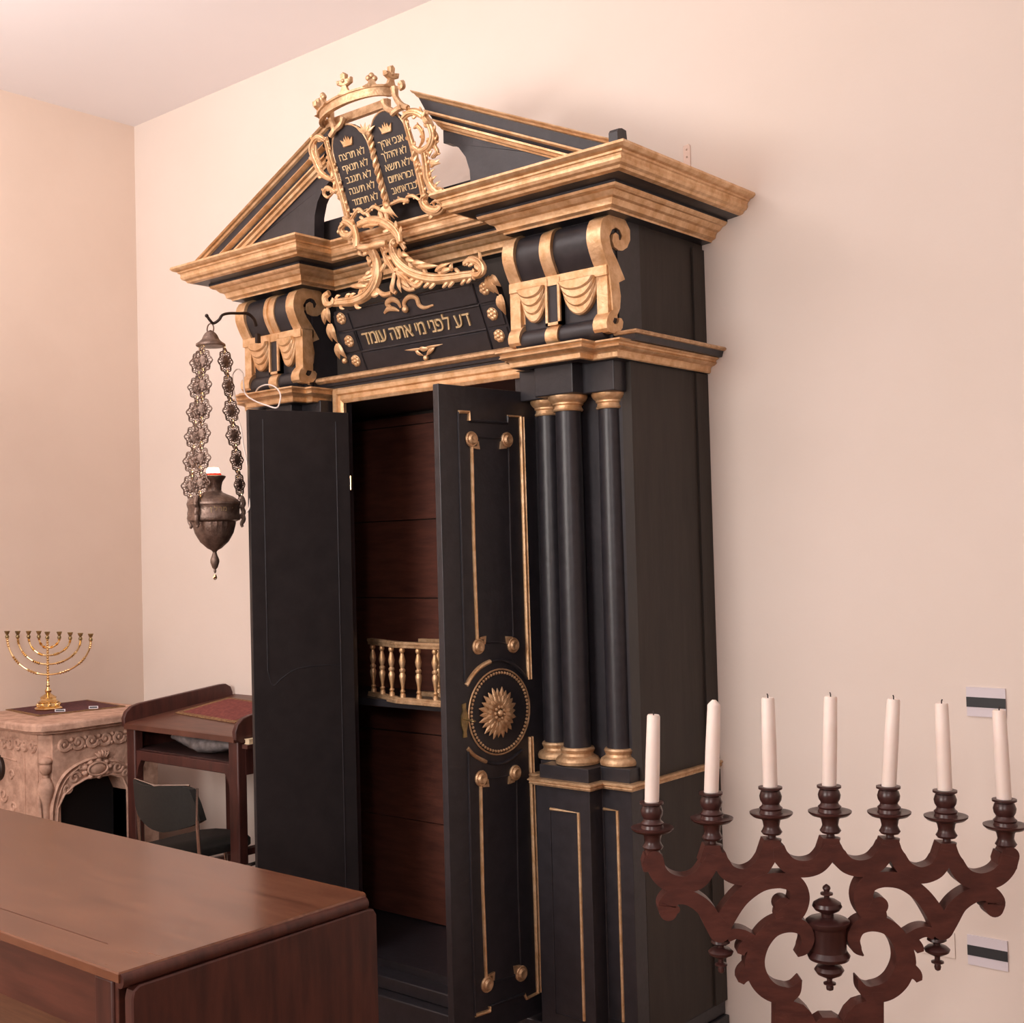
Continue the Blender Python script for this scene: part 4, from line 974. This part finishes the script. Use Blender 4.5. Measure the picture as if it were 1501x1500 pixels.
cup(0, ztop-.008).build('candle_cup', 'darkbrass', hl)
for (l, r_, zb) in ((tip[0], tip[8], PB.px(72, 989)[1]), (tip[1], tip[7], PB.px(72, 974)[1]), (tip[2], tip[6], PB.px(72, 961)[1]), (tip[3], tip[5], PB.px(72, 950)[1])):
    for e in (l, r_):
        pts = []; n = 48
        for i in range(n+1):
            t = PI/2*i/n; pts.append((e[0]*math.sin(t), e[1]-.004-(e[1]-.004-zb)*math.cos(t)))
        rs = [.0034+.0030*abs(math.sin(i*PI/2))*(1 if (i//8) % 2 else .2) for i in range(n+1)]
        m = MB(); m.tube([PB.w(a, z) for a, z in pts], rs, 8); br = m.build('branch', 'brass', hl)
        cup(e[0], e[1]-.008).build('candle_cup', 'darkbrass', br)
# ------------------------------------------------------------------ lectern desk
DX0, DX1, DY0, DY1 = -3.862, -3.240, 2.452, 2.93
zs = lambda y: .882+(y-DY0)*.105
BACK[0] = 1.0563
dk = empty('lectern_desk', further(((DX0+DX1)/2, 2.7, 0)), 'dark wooden standing reading desk with sloped top and raised side rails', 'desk')
b = MB(); b.prism([(DY0-.012, zs(DY0)-.022), (DY0-.012, zs(DY0)-.004), (DY0-.002, zs(DY0)), (DY1, zs(DY1)), (DY1, zs(DY1)-.022)], lambda y, z, c: Vector((c, y, z)), DX0, DX1); b.build('sloped_top', 'desk', dk, smooth=20)
rp = [(2.440, .868), (2.438, .895), (2.448, .918), (2.470, .934), (2.50, .942), (2.85, .974), (2.875, .974), (2.896, .962), (2.905, .940), (2.905, .900), (2.90, zs(2.90)-.03), (2.46, .855)]
for x0, x1 in ((DX0-.014, DX0+.006), (DX1-.006, DX1+.014)):
    b = MB(); b.prism(rp, lambda y, z, c: Vector((c, y, z)), x0, x1, 0); b.build('side_rail', 'deskleg', dk, smooth=40, bevel=.003)
b = MB(); b.box(DX0+.006, DX1-.006, DY0+.006, DY0+.026, .752, .786); b.build('front_apron', 'deskleg', dk, bevel=.003)
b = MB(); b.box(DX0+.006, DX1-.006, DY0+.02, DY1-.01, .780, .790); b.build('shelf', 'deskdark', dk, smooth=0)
b = MB(); b.box(DX0-.006, DX0+.008, DY0+.03, DY1-.02, .762, .87); b.build('side_panel', 'deskleg', dk, smooth=0)
b = MB(); b.box(DX1-.008, DX1+.006, DY0+.03, DY1-.02, .752, .87); b.build('side_panel', 'deskleg', dk, smooth=0)
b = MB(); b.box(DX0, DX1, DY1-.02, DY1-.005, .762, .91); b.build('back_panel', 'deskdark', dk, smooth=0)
for x, y in ((DX0-.004, DY0), (DX1-.046, DY0), (DX0-.004, DY1-.062), (DX1-.046, DY1-.062)):
    b = MB(); b.box(x, x+.050, y, y+.036, -.1, .862 if y < 2.5 else .89)
    b.build('leg', 'deskleg', dk, bevel=.005)
for x, s_ in ((DX0+.046, 1), (DX1-.046, -1)): MB().prism([(x, .755), (x+s_*.030, .755), (x+s_*.020, .742), (x+s_*.010, .725), (x+s_*.005, .700), (x, .690)], lambda a, z, c: Vector((a, c, z)), DY0+.006, DY0+.026).build('corner_bracket', 'deskleg', dk, smooth=40)
for bb in ((DX0+.02, DX1, DY1-.045, DY1-.02, .22, .26), (DX1-.04, DX1-.01, DY0+.03, DY1-.05, .492, .512), (DX0+.01, DX0+.03, DY0+.03, DY1-.05, .30, .34)): MB().box(*bb).build('stretcher', 'deskleg', dk, smooth=0)
b = MB(); b.box(DX1+.014, DX1+.041, DY0+.01, DY1-.2, .84, .853); b.box(DX1+.004, DX1+.040, DY0+.10, DY0+.112, .78, .842); b.build('side_shelf', 'deskleg', dk, smooth=0)
# rug on the desk
off_ = .0015
qq = [onY(0, 0, 2)]
def ondesk(px, py):
    d = ray(px, py); k = .105; z0 = .882-DY0*k+off_; t = (z0-CAMH)/(d.z-k*d.y); return CAM+d*t
rc = [ondesk(*p) for p in ((257, 1046), (344, 1061), (385, 1040), (335, 1024))]
rc[2] = rc[1]+(rc[3]-rc[0])
b = MB(); b.prism([(p.x, p.y) for p in rc], lambda x, y, c: Vector((x, y, zs(y)+off_+c)), 0, .004, 1)
cc_ = sum(rc, Vector())/4; b.prism([(cc_.x+(p.x-cc_.x)*.86, cc_.y+(p.y-cc_.y)*.86) for p in rc], lambda x, y, c: Vector((x, y, zs(y)+off_+c)), .004, .005, 0)
o = b.build('prayer_rug', ['cloth', 'clothedge'], None, off=further(cc_)); tag(o, 'small red patterned rug with beige border on the sloped top of the reading desk', 'rug')
# grey plastic bag in the compartment
b = MB(); random.seed(3); bc = Vector(((DX0+DX1)/2+.03, DY0+.09, .815)); vs = []; fs = []; nu, nv = 22, 9
for i in range(nu+1):
    for j in range(nv):
        t = i/nu; a = 2*PI*j/nv; env = math.sin(PI*min(max(t, .03), .97))**.5; rr = (.029+.008*random.random())*env
        vs.append(bc+Vector(((t-.5)*.38, .9*rr*1.6*math.cos(a), rr*math.sin(a)*.95+.006*math.sin(t*9)-.004*t)))
for i in range(nu):
    for j in range(nv): l = (j+1) % nv; fs.append((i*nv+j, i*nv+l, (i+1)*nv+l, (i+1)*nv+j))
b.add(vs, fs); b.add([vs[j] for j in range(nv)], [tuple(range(nv))]); b.add([vs[nu*nv+j] for j in range(nv)], [tuple(range(nv))])
mn = min(v.z for v in b.v)
b.v = [v+Vector((0, 0, .7905-mn)) for v in b.v]
o = b.build('plastic_bag', 'plastic', None, smooth=70, off=further((bc.x, bc.y, .7905))); tag(o, 'crumpled grey translucent plastic bag lying in the open compartment of the reading desk', 'bag')
# books on the side shelf
b = MB(); b.box(DX1+.018, DX1+.038, DY0+.02, DY0+.24, .8555, .868, 0); b.box(DX1+.016, DX1+.040, DY0+.018, DY0+.243, .8535, .8555, 1); b.box(DX1+.016, DX1+.040, DY0+.018, DY0+.243, .868, .870, 0)
o = b.build('booklet', ['cream', 'cream'], None, smooth=0, off=further((DX1+.03, DY0+.18, .8535))); tag(o, 'cream booklet lying beside the right rail of the reading desk', 'booklet')
# ------------------------------------------------------------------ chair
YC = 2.24
ch = empty('chair', further((-3.34, 2.45, 0)), 'black upholstered chair with thin chrome frame pulled up to the reading desk', 'chair')
bp_ = [(197, 1143), (215, 1148), (240, 1150.5), (277, 1153), (284, 1172), (294, 1204), (282, 1211), (262, 1217), (250, 1218), (234, 1212), (216, 1198), (206, 1188), (201, 1168)]
pts = [onY(*p, YC) for p in bp_]; xm = (pts[0].x+pts[3].x)/2
b = MB(); cv = lambda x: min(.035, .10*((x-xm)/.16)**2*.35)
n = len(pts); P3 = [(p.x, p.z) for p in pts]
# subdivide into columns for a gentle curve
xs_ = [pts[0].x+(max(p.x for p in pts)-pts[0].x)*i/14 for i in range(15)]
def zat(x, up):
    zz = []
    for i in range(n):
        (xa, za), (xb, zb_) = P3[i], P3[(i+1) % n]
        if min(xa, xb)-1e-9 <= x <= max(xa, xb)+1e-9 and abs(xb-xa) > 1e-9: zz.append(za+(zb_-za)*(x-xa)/(xb-xa))
    return (max(zz) if up else min(zz)) if zz else P3[0][1]
vs = []; fs = []
for x in xs_:
    x_ = min(max(x, min(p[0] for p in P3)+1e-4), max(p[0] for p in P3)-1e-4); zu, zl = zat(x_, 1), zat(x_, 0)
    for k in range(5):
        z = zl+(zu-zl)*k/4
        vs.append((x, YC+cv(x)-.035, z)); 
    for k in range(5):
        z = zl+(zu-zl)*k/4; vs.append((x, YC+cv(x)-.013, z))
for i in range(14):
    for k in range(4):
        a = i*10+k; fs += [(a, a+10, a+11, a+1), (a+5, a+6, a+16, a+15)]
    fs += [(i*10, i*10+5, i*10+15, i*10+10), (i*10+4, i*10+14, i*10+19, i*10+9)]
fs += [(0, 1, 2, 3, 4, 9, 8, 7, 6, 5), tuple(140+k for k in (0, 5, 6, 7, 8, 9, 4, 3, 2, 1))]
b.add(vs, fs); b.build('backrest', 'chair', ch, smooth=50, bevel=.004)
zseat = .535
sp = [onZ(*p, zseat) for p in ((240, 1238), (300, 1216), (332, 1222), (341, 1232))]
sx0, sx1 = -3.53, -3.305; sy0, sy1 = YC+.03, YC+.34
b = MB(); so = [(sx0+.01, sy0), (sx1-.01, sy0), (sx1, sy0+.03), (sx1+.01, sy1-.06), (sx1-.02, sy1-.015), (sx1-.06, sy1), (sx0+.06, sy1), (sx0+.02, sy1-.015), (sx0-.01, sy1-.06), (sx0, sy0+.03)]
b.prism(so, V3, zseat-.03, zseat, bev=.008); b.build('seat', 'chair', ch, smooth=50)
xl, xr_ = pts[11].x+.004, pts[5].x+.0
top = {}
for x in (xl, xr_):
    b = MB(); zt_ = .665
    b.tube(spl([(x, YC-.012, zt_), (x, YC-.010, .62), (x, YC-.004, .50), (x, YC+.0, .30), (x, YC-.02, .012)], 5), .006, 8); b.build('rear_leg', 'chrome', ch)
    b = MB(); b.tube(spl([(x, YC+.004, .495), (x, sy0+.10, .492), (x, sy1-.05, .492), (x, sy1-.02, .45), (x, sy1+.01, .012)], 5), .006, 8); b.build('front_leg', 'chrome', ch)
b = MB(); b.tube([(xr_, YC-.010, .76), (xr_, YC-.014, .64)], .004, 8); b.tube([pts[0]+Vector((0, .002, .002)), pts[2]+Vector((0, -.033, .002)), pts[3]+Vector((0, .002, .002))], .003, 6); b.build('edge_trim', 'chrome', ch)
# ------------------------------------------------------------------ big table with drop leaf
BACK[0] = 1
TX, TY0, TY1, TZ = -1.942, 1.208, 1.812, .732
tb = empty('drop_leaf_table', (-2.95, 1.5, 0), 'large polished dark red wooden drop-leaf table in the foreground left of the ark', 'table')
TL = -3.95
def rounded(x0, x1, y0, y1, r, n=5):
    out = []
    for cx_, cy_, a0 in ((x1-r, y0+r, -PI/2), (x1-r, y1-r, 0), (x0+r, y1-r, PI/2), (x0+r, y0+r, PI)):
        for i in range(n+1): t = a0+PI/2*i/n; out.append((cx_+r*math.cos(t), cy_+r*math.sin(t)))
    return out
b = MB(); o1 = [(TX, TY0), (TX, TY1-.03), (TX-.006, TY1-.012), (TX-.02, TY1), (TL, TY1), (TL, TY0)]
b.prism(o1, V3, TZ-.018, TZ, bev=.003); b.build('tabletop', 'tabletop', tb, smooth=30)
j0, j1 = onZ(6, 1334, TZ), onZ(158, 1384, TZ); b = MB(); b.prism([(j0.x-.5, j0.y-.0008), (j1.x, j1.y-.0006), (j1.x, j1.y+.0006), (j0.x-.5, j0.y+.0008)], V3, TZ, TZ+.0006); b.build('board_joint', 'apron', tb, smooth=0)
# rule joint edge
b = MB(); b.tube([(TX-.004, TY0+.004, TZ-.016), (TX-.004, TY1-.018, TZ-.016)], .0135, 12); b.build('rule_joint', 'table', tb)
# hanging leaf
b = MB(); lf = [(TY0+.020, .10), (TY0+.020, TZ-.050), (TY0+.024, TZ-.036), (TY0+.036, TZ-.029), (TY1-.02, TZ-.027), (TY1-.004, TZ-.031), (TY1+.004, TZ-.044), (TY1+.004, .10)]
b.prism(lf, lambda y, z, c: Vector((c, y, z)), TX-.012, TX+.010, bev=.003); b.build('drop_leaf', 'table', tb, smooth=30)
for y0, y1 in ((TY0+.018, TY0+.040), (TY1-.040, TY1-.018)): MB().box(TL+.06, TX-.030, y0, y1, TZ-.135, TZ-.018).build('apron', 'apron', tb, smooth=0, bevel=.002)
for x, y in ((TX-.098, TY0+.012), (TX-.098, TY1-.072), (TL+.05, TY0+.012), (TL+.05, TY1-.072)):
    b = MB(); b.box(x, x+.058, y, y+.058, 0, TZ-.025); b.build('leg', 'table', tb, bevel=.004)
# ------------------------------------------------------------------ wooden seven-branch candelabrum
MD = 2.3
fh = Vector((cF.x, cF.y, 0)).normalized()
pc0 = CAM+ray(1212, 1376)*MD
PM = Plane(pc0, cR0, (0, 0, 1))
if PM.n.dot(CAM-pc0) < 0: PM.n = -PM.n
def pm(x, y): return PM.px(x, y)
mroot = empty('wooden_menorah', (pc0.x, pc0.y, 0), 'dark red-brown wooden seven-branched candelabrum with scrolled fretwork standing right of the ark', 'candelabrum')
U = 1/ (FPX/MD)      # metres per pixel at that distance
sconce = [(955, 1175), (1042, 1161), (1129, 1153), (1215, 1151), (1302, 1152), (1385, 1158), (1472, 1171)]
# fret: traced centre lines on the right half, mirrored about the (slightly leaning) axis
ax_x = lambda y: 1214.5-(y-1376)*.020
def mirp(p): return (2*ax_x(p[1])-p[0]-.0, p[1]+ (p[0]-ax_x(p[1]))*.022*1.0)
fm = MB()
def ribbon(P, pts, ws, t, c=0., m=0, n=6, caps=(True, True)):
    t += random.uniform(-.0008, .0008)
    q = [Vector(v) for v in spl([P.px(*p) for p in pts], n)]; w = [x*U/2 for x in lerp_list(ws, len(q))]
    L, R = [], []
    for i, p in enumerate(q):
        a = q[max(i-1, 0)]; bb = q[min(i+1, len(q)-1)]; d = (bb-a).normalized(); nn = Vector((-d.y, d.x)); L.append(p+nn*w[i]); R.append(p-nn*w[i])
    vs = []; fs = []
    for i in range(len(q)):
        for pp, cc in ((L[i], c+t/2), (R[i], c+t/2), (R[i], c-t/2), (L[i], c-t/2)): vs.append(P.w(pp.x, pp.y, cc))
    for i in range(len(q)-1):
        for k in range(4): l = (k+1) % 4; fs.append((i*4+k, i*4+l, i*4+4+l, i*4+4+k))
    fs += [(3, 2, 1, 0), tuple(len(vs)-4+k for k in range(4))]
    fm.add(vs, fs, m)
    for e, on in ((0, caps[0]), (-1, caps[1])):
        if on and w[e] > .002: fm.prism([(q[e].x+w[e]*math.cos(2*PI*k/20), q[e].y+w[e]*math.sin(2*PI*k/20)) for k in range(20)], P.w, c-t/2+random.uniform(.0002, .0007), c+t/2-random.uniform(.0002, .0007), m)
def disc(P, p, r, t, c=0.):
    t += random.uniform(-.0012, -.0004)
    a, bb = P.px(*p); r *= U; fm.prism([(a+r*math.cos(2*PI*k/24), bb+r*math.sin(2*PI*k/24)) for k in range(24)], P.w, c-t/2, c+t/2)
T = .036
rights = [
 ([(1221, 1236), (1225, 1250), (1238, 1265), (1258, 1270), (1278, 1265), (1291, 1252), (1296, 1236)], [16, 24, 24, 24, 24, 24, 16]),
 ([(1307, 1238), (1312, 1254), (1325, 1272), (1345, 1280), (1366, 1274), (1377, 1260), (1381, 1244)], [16, 24, 24, 24, 24, 24, 16]),
 ([(1391, 1246), (1396, 1262), (1410, 1282), (1432, 1289), (1455, 1284), (1470, 1270), (1476, 1252)], [16, 24, 25, 24, 26, 26, 26]),
 ([(1378, 1358), (1369, 1340), (1348, 1310), (1320, 1290), (1292, 1286), (1270, 1292), (1262, 1310), (1267, 1328), (1280, 1338)], [30, 27, 24, 23, 22, 26, 28, 30, 32]),
 ([(1276, 1334), (1285, 1324)], [20, 26]),
 ([(1377, 1358), (1387, 1344), (1402, 1322), (1424, 1308), (1444, 1306), (1455, 1318), (1453, 1328)], [32, 28, 24, 22, 24, 26, 26]),
 ([(1262, 1397), (1253, 1388), (1248, 1372), (1256, 1356), (1277, 1350), (1300, 1357), (1317, 1378), (1324, 1406), (1315, 1432), (1298, 1448), (1277, 1453), (1263, 1447), (1255, 1431)], [2, 14, 19, 21, 23, 23, 25, 29, 29, 27, 24, 16, 2]),
 ([(1322, 1384), (1336, 1368), (1352, 1362), (1366, 1366)], [26, 17, 15, 16]),
 ([(1330, 1372), (1342, 1384), (1345, 1392)], [18, 14, 10]),
 ([(1322, 1412), (1338, 1424), (1343, 1434)], [24, 18, 9]),
 ([(1277, 1454), (1278, 1474)], [29, 16.2]),
]
for pts, ws in rights:
    e = (ws[0] > 16.5 and ws[0] != 29, ws[-1] > 16.5); cc = random.uniform(-.0006, .0006)
    ribbon(PM, pts, ws, T+cc, caps=e); ribbon(PM, [mirp(p) for p in pts], ws, T+cc, caps=e)
disc(PM, (1442, 1325), 6, T); disc(PM, mirp((1442, 1325)), 6, T)
# posts under the sconces
for i, (x, y) in enumerate(sconce):
    y2 = y+76
    pts = [pm(x-11, y2), pm(x+11, y2), pm(x+15, y2+12), pm(x+13 if i in (0, 6) else x+19, y2+24), pm(x-13 if i in (0, 6) else x-19, y2+24), pm(x-15, y2+12)]
    fm.prism(pts, PM.w, -T/2+.0004, T/2-.0004)
# lower plate of the fret
x0 = ax_x(1480)
lowR = [(0, 1487), (10, 1487), (20, 1493), (27, 1479), (38, 1468), (50, 1464), (62, 1462), (62, 1450), (79, 1450), (79, 1590), (60, 1610), (0, 1610)]
pl = [pm(x0+a, y) for a, y in lowR]+[pm(x0-a, y) for a, y in lowR[::-1][:-1]]
fm.prism(pl, PM.w, -T/2, T/2)
pbot = pm(x0, 1610); zbot = PM.w(*pbot).z
fm.build('fretwork', 'menwood', mroot, smooth=30, bevel=.0015)
# column and foot below the frame
o = Vector((pc0.x, pc0.y, 0))
b = MB(); b.lathe([(.045, .09), (.05, .10), (.035, .12), (.028, .16), (.040, .22), (.046, .27), (.030, .33), (.026, zbot-.05), (.045, zbot-.03), (.05, zbot-.01), (.05, zbot+.01)], o, 28); b.build('post', 'menwood2', mroot)
b = MB()
for k in range(4):
    a = YAW+PI/4+k*PI/2; d = Vector((math.cos(a), math.sin(a), 0)); Pf = Plane(o, d, (0, 0, 1))
    b.prism([(.0, .13), (.03, .13), (.08, .09), (.15, .05), (.19, .045), (.20, .02), (.19, 0), (.15, 0), (.13, .015), (.07, .04), (.0, .06)], Pf.w, -.02, .02)
b.build('foot', 'menwood', mroot, smooth=30)
# sconces
def sconce_mesh():
    Y = [(13.5, -80), (14, -77), (6, -75), (5.5, -71), (13, -69.5), (15.5, -66), (13, -62), (11.5, -58), (13, -50), (16.5, -45), (27, -43.5), (31, -40), (31.5, -37.5), (27, -37), (17, -38.5), (15.5, -34), (17, -31), (13.5, -28), (12.5, -25), (15.5, -20), (16.5, -14), (14.5, -8), (13, -5.5), (17.5, -3.5), (17.5, -.5), (14, 0)]
    return MB().lathe([(r*U, z*U) for r, z in Y]+[(11.2*U, 0), (10.8*U, -12*U)], (0, 0, 0), 28)
sc0 = None; scz = []
for i, (x, y) in enumerate(sconce):
    a, bb = pm(x, y); p = PM.w(a, bb)
    if sc0 is None: sc0 = sconce_mesh().build('sconce', 'menwood2', None); s_ = sc0
    else: s_ = sc0.copy(); C.objects.link(s_)
    s_.parent = mroot; s_.location = p-wloc(mroot); scz.append(p)
# turned urn in the middle and the two pendants
def turned(prof, x, yref): 
    a, bb = pm(x, yref); p = PM.w(a, bb); return [(r*U, -(yy-yref)*U) for r, yy in prof][::-1], p
pf, p = turned([(1, 1297), (5, 1300), (6, 1303), (4, 1307), (4, 1308), (9, 1309.5), (9, 1312), (4, 1314), (4, 1317), (12, 1319), (20, 1324), (21.5, 1329), (18, 1334), (9, 1339), (9, 1344), (14, 1345), (28, 1347), (32, 1350), (31, 1355), (28, 1358), (26, 1361), (26, 1393), (29, 1397), (31, 1400), (29, 1405), (20, 1408), (7, 1410), (7, 1413), (18, 1416), (21.5, 1421), (18, 1427), (8, 1432), (4, 1434), (4, 1438), (9, 1440), (9, 1442), (4, 1443.5), (5.5, 1446), (5, 1450), (1, 1452)], 1214, 1376)
MB().lathe(pf, p, 28).build('urn', 'menwood2', mroot)
pd = None
for x, y in ((1373, 1376), mirp((1373, 1376))):
    pf, p = turned([(13, 1374), (14, 1378), (11, 1380), (5, 1382), (5, 1385), (14, 1387), (18.5, 1391), (17, 1395), (10, 1399), (4, 1402), (4, 1407), (9, 1409), (9, 1411), (4, 1413), (5, 1417), (4, 1421), (1, 1423)], x, 1376) if pd is None else (None, PM.w(*pm(x, y)))
    if pd is None: pd = MB().lathe(pf, (0, 0, 0), 24).build('pendant', 'menwood2', None); s_ = pd
    else: s_ = pd.copy(); C.objects.link(s_)
    s_.parent = mroot; s_.location = p-wloc(mroot)
# candles
tips = [(957.5, 1047), (1046, 1031), (1125.5, 1022), (1217, 1020), (1309, 1024), (1380, 1030), (1464.5, 1040)]
labs = ['white taper candle in the leftmost sconce, in front of the dark ark', 'white taper candle with pointed top in the second sconce from the left',
        'white taper candle in the third sconce from the left, leaning slightly left', 'upright white taper candle in the middle sconce above the wooden urn',
        'white taper candle in the third sconce from the right, leaning slightly right', 'white taper candle in the second sconce from the right, short black wick', 'white taper candle in the rightmost sconce, overlapping the upper striped wall label']
for i, ((x, y), (tx, ty)) in enumerate(zip(sconce, tips)):
    p = scz[i]; t = PM.w(*pm(tx, ty)); d = (t-p); L = d.length+.012*0; dn = d.normalized()
    base = p+Vector((0, 0, -10*U))
    L = (t-base).length; r0, r1 = 10.6*U, 9.6*U
    m = MB(); m.lathe([(r0*.8, 0), (r0, .002), (r0, L*.5), (r1, L-.004), (r1*.86, L-.001), (r1*.3, L-.002 if i != 1 else L+.006)], (0, 0, 0), 18)
    o = m.build('candle', 'wax', None); o.location = base; o.rotation_euler = dn.to_track_quat('Z', 'Y').to_euler()
    tag(o, labs[i], 'candle', 'white candles in the wooden candelabrum')
    w = MB(); w.tube([(0, 0, L-.003), (.001, 0, L+.003), (.002, .001, L+.006)], .0013, 6); wo = w.build('wick', 'wick', None); wo.parent = o
# ------------------------------------------------------------------ wall labels, plate and strip
def wall_label(c, lab):
    p = [onY(*q, YB) for q in c]; x0, x1 = (p[0].x+p[3].x)/2, (p[1].x+p[2].x)/2; z1, z0 = (p[0].z+p[1].z)/2, (p[2].z+p[3].z)/2
    b = MB(); b.box(x0, x1, YB-.004, YB-.0005, z0, z1, 0); h = z1-z0; b.box(x0, x1+.0003, YB-.0052, YB-.004, z0+h*.32, z0+h*.66, 1)
    o = b.build('wall_label', ['white', 'ink'], None, smooth=0, off=((x0+x1)/2, YB-.0005, (z0+z1)/2)); tag(o, lab, 'label')
wall_label([(1417, 1006), (1475, 1010.5), (1475, 1053.5), (1418, 1049)], 'upper white wall label with a black stripe, behind the rightmost candle')
wall_label([(1419, 1369), (1478, 1380.5), (1478, 1425), (1419, 1412)], 'lower white wall label with a black stripe, below and right of the candelabrum arm')
p0, p1 = onY(1340, 1360, YB), onY(1401, 1406, YB)
b = MB(); b.box(p0.x, p1.x, YB-.003, YB-.0005, p1.z, p0.z+.005); o = b.build('wall_plate', 'wall', None, smooth=0, bevel=.001, off=((p0.x+p1.x)/2, YB-.0005, p1.z)); tag(o, 'flat wall-coloured cover plate on the wall behind the right pendant of the candelabrum', 'plate')
p0, p1 = onY(1002, 214, YB), onY(1013, 246, YB)
b = MB(); b.prism([(p0.x, p1.z-.05), (p1.x, p1.z-.05), (p1.x, p0.z-.004), (p1.x-.004, p0.z+.001), (p0.x, p0.z-.002)], lambda x, z, c: Vector((x, c, z)), YB-.003, YB-.0005)
for zz in (p0.z-.014, p0.z-.036): b.ball(((p0.x+p1.x)/2, YB-.003, zz), .003, 0, 6, 4)
b.box(p0.x, p1.x, YB-.12, YB-.003, 2.4345, 2.4375)
o = b.build('metal_bracket', 'metal', None, smooth=30, off=(p0.x, YB-.0005, 2.5)); tag(o, 'small pale metal angle bracket on the wall above the ark cornice', 'bracket')
# ------------------------------------------------------------------ light and camera
def area(name, loc, tgt, size, power, col):
    l = bpy.data.lights.new(name, 'AREA'); l.shape = 'DISK'; l.size = size; l.energy = power; l.color = col
    o = bpy.data.objects.new(name, l); C.objects.link(o); o.location = loc; o.rotation_euler = (Vector(tgt)-Vector(loc)).to_track_quat('-Z', 'Y').to_euler(); return o
area('added_uplight', (-3.0, .5, 2.45), (-3.2, .7, 4.0), .7, 73, (1, .93, .895))  # unseen area light added to brighten the ceiling and wall top
area('key_light', (-2.4, -1.5, 2.0), (-3.4, 3.0, 1.2), 1.6, 87, (1, .925, .875))  # broad key light added out of view, no lamp stands there
area('fill_light', (.3, -1.0, 2.1), (-1.3, 3.0, 1.4), .40, 22, (1, .92, .90))  # added low fill from near the camera, without a fitting
area('added_uplight', (.3, -.6, 2.5), (.3, -.4, 4.0), .8, 28, (1, .93, .91))  # another added uplight, unseen, over the right half of the room
w = bpy.data.worlds.new('world'); bpy.context.scene.world = w; w.use_nodes = True
w.node_tree.nodes['Background'].inputs['Color'].default_value = (1, .88, .8, 1); w.node_tree.nodes['Background'].inputs['Strength'].default_value = .2
cam = bpy.data.cameras.new('camera'); co = bpy.data.objects.new('camera', cam); C.objects.link(co)
cam.sensor_fit = 'HORIZONTAL'; cam.sensor_width = 36; cam.lens = 36*FPX/1501; cam.clip_start = .05; cam.clip_end = 50
co.matrix_world = Matrix(((cR.x, cU.x, -cF.x, 0), (cR.y, cU.y, -cF.y, 0), (cR.z, cU.z, -cF.z, CAMH), (0, 0, 0, 1)))
sc = bpy.context.scene; sc.camera = co
sc.view_settings.view_transform = 'Standard'; sc.view_settings.look = 'None'; sc.view_settings.gamma = 1; sc.view_settings.use_curve_mapping = False; sc.view_settings.exposure = 0.02
sc.cycles.max_bounces = 8; sc.cycles.use_denoising = True
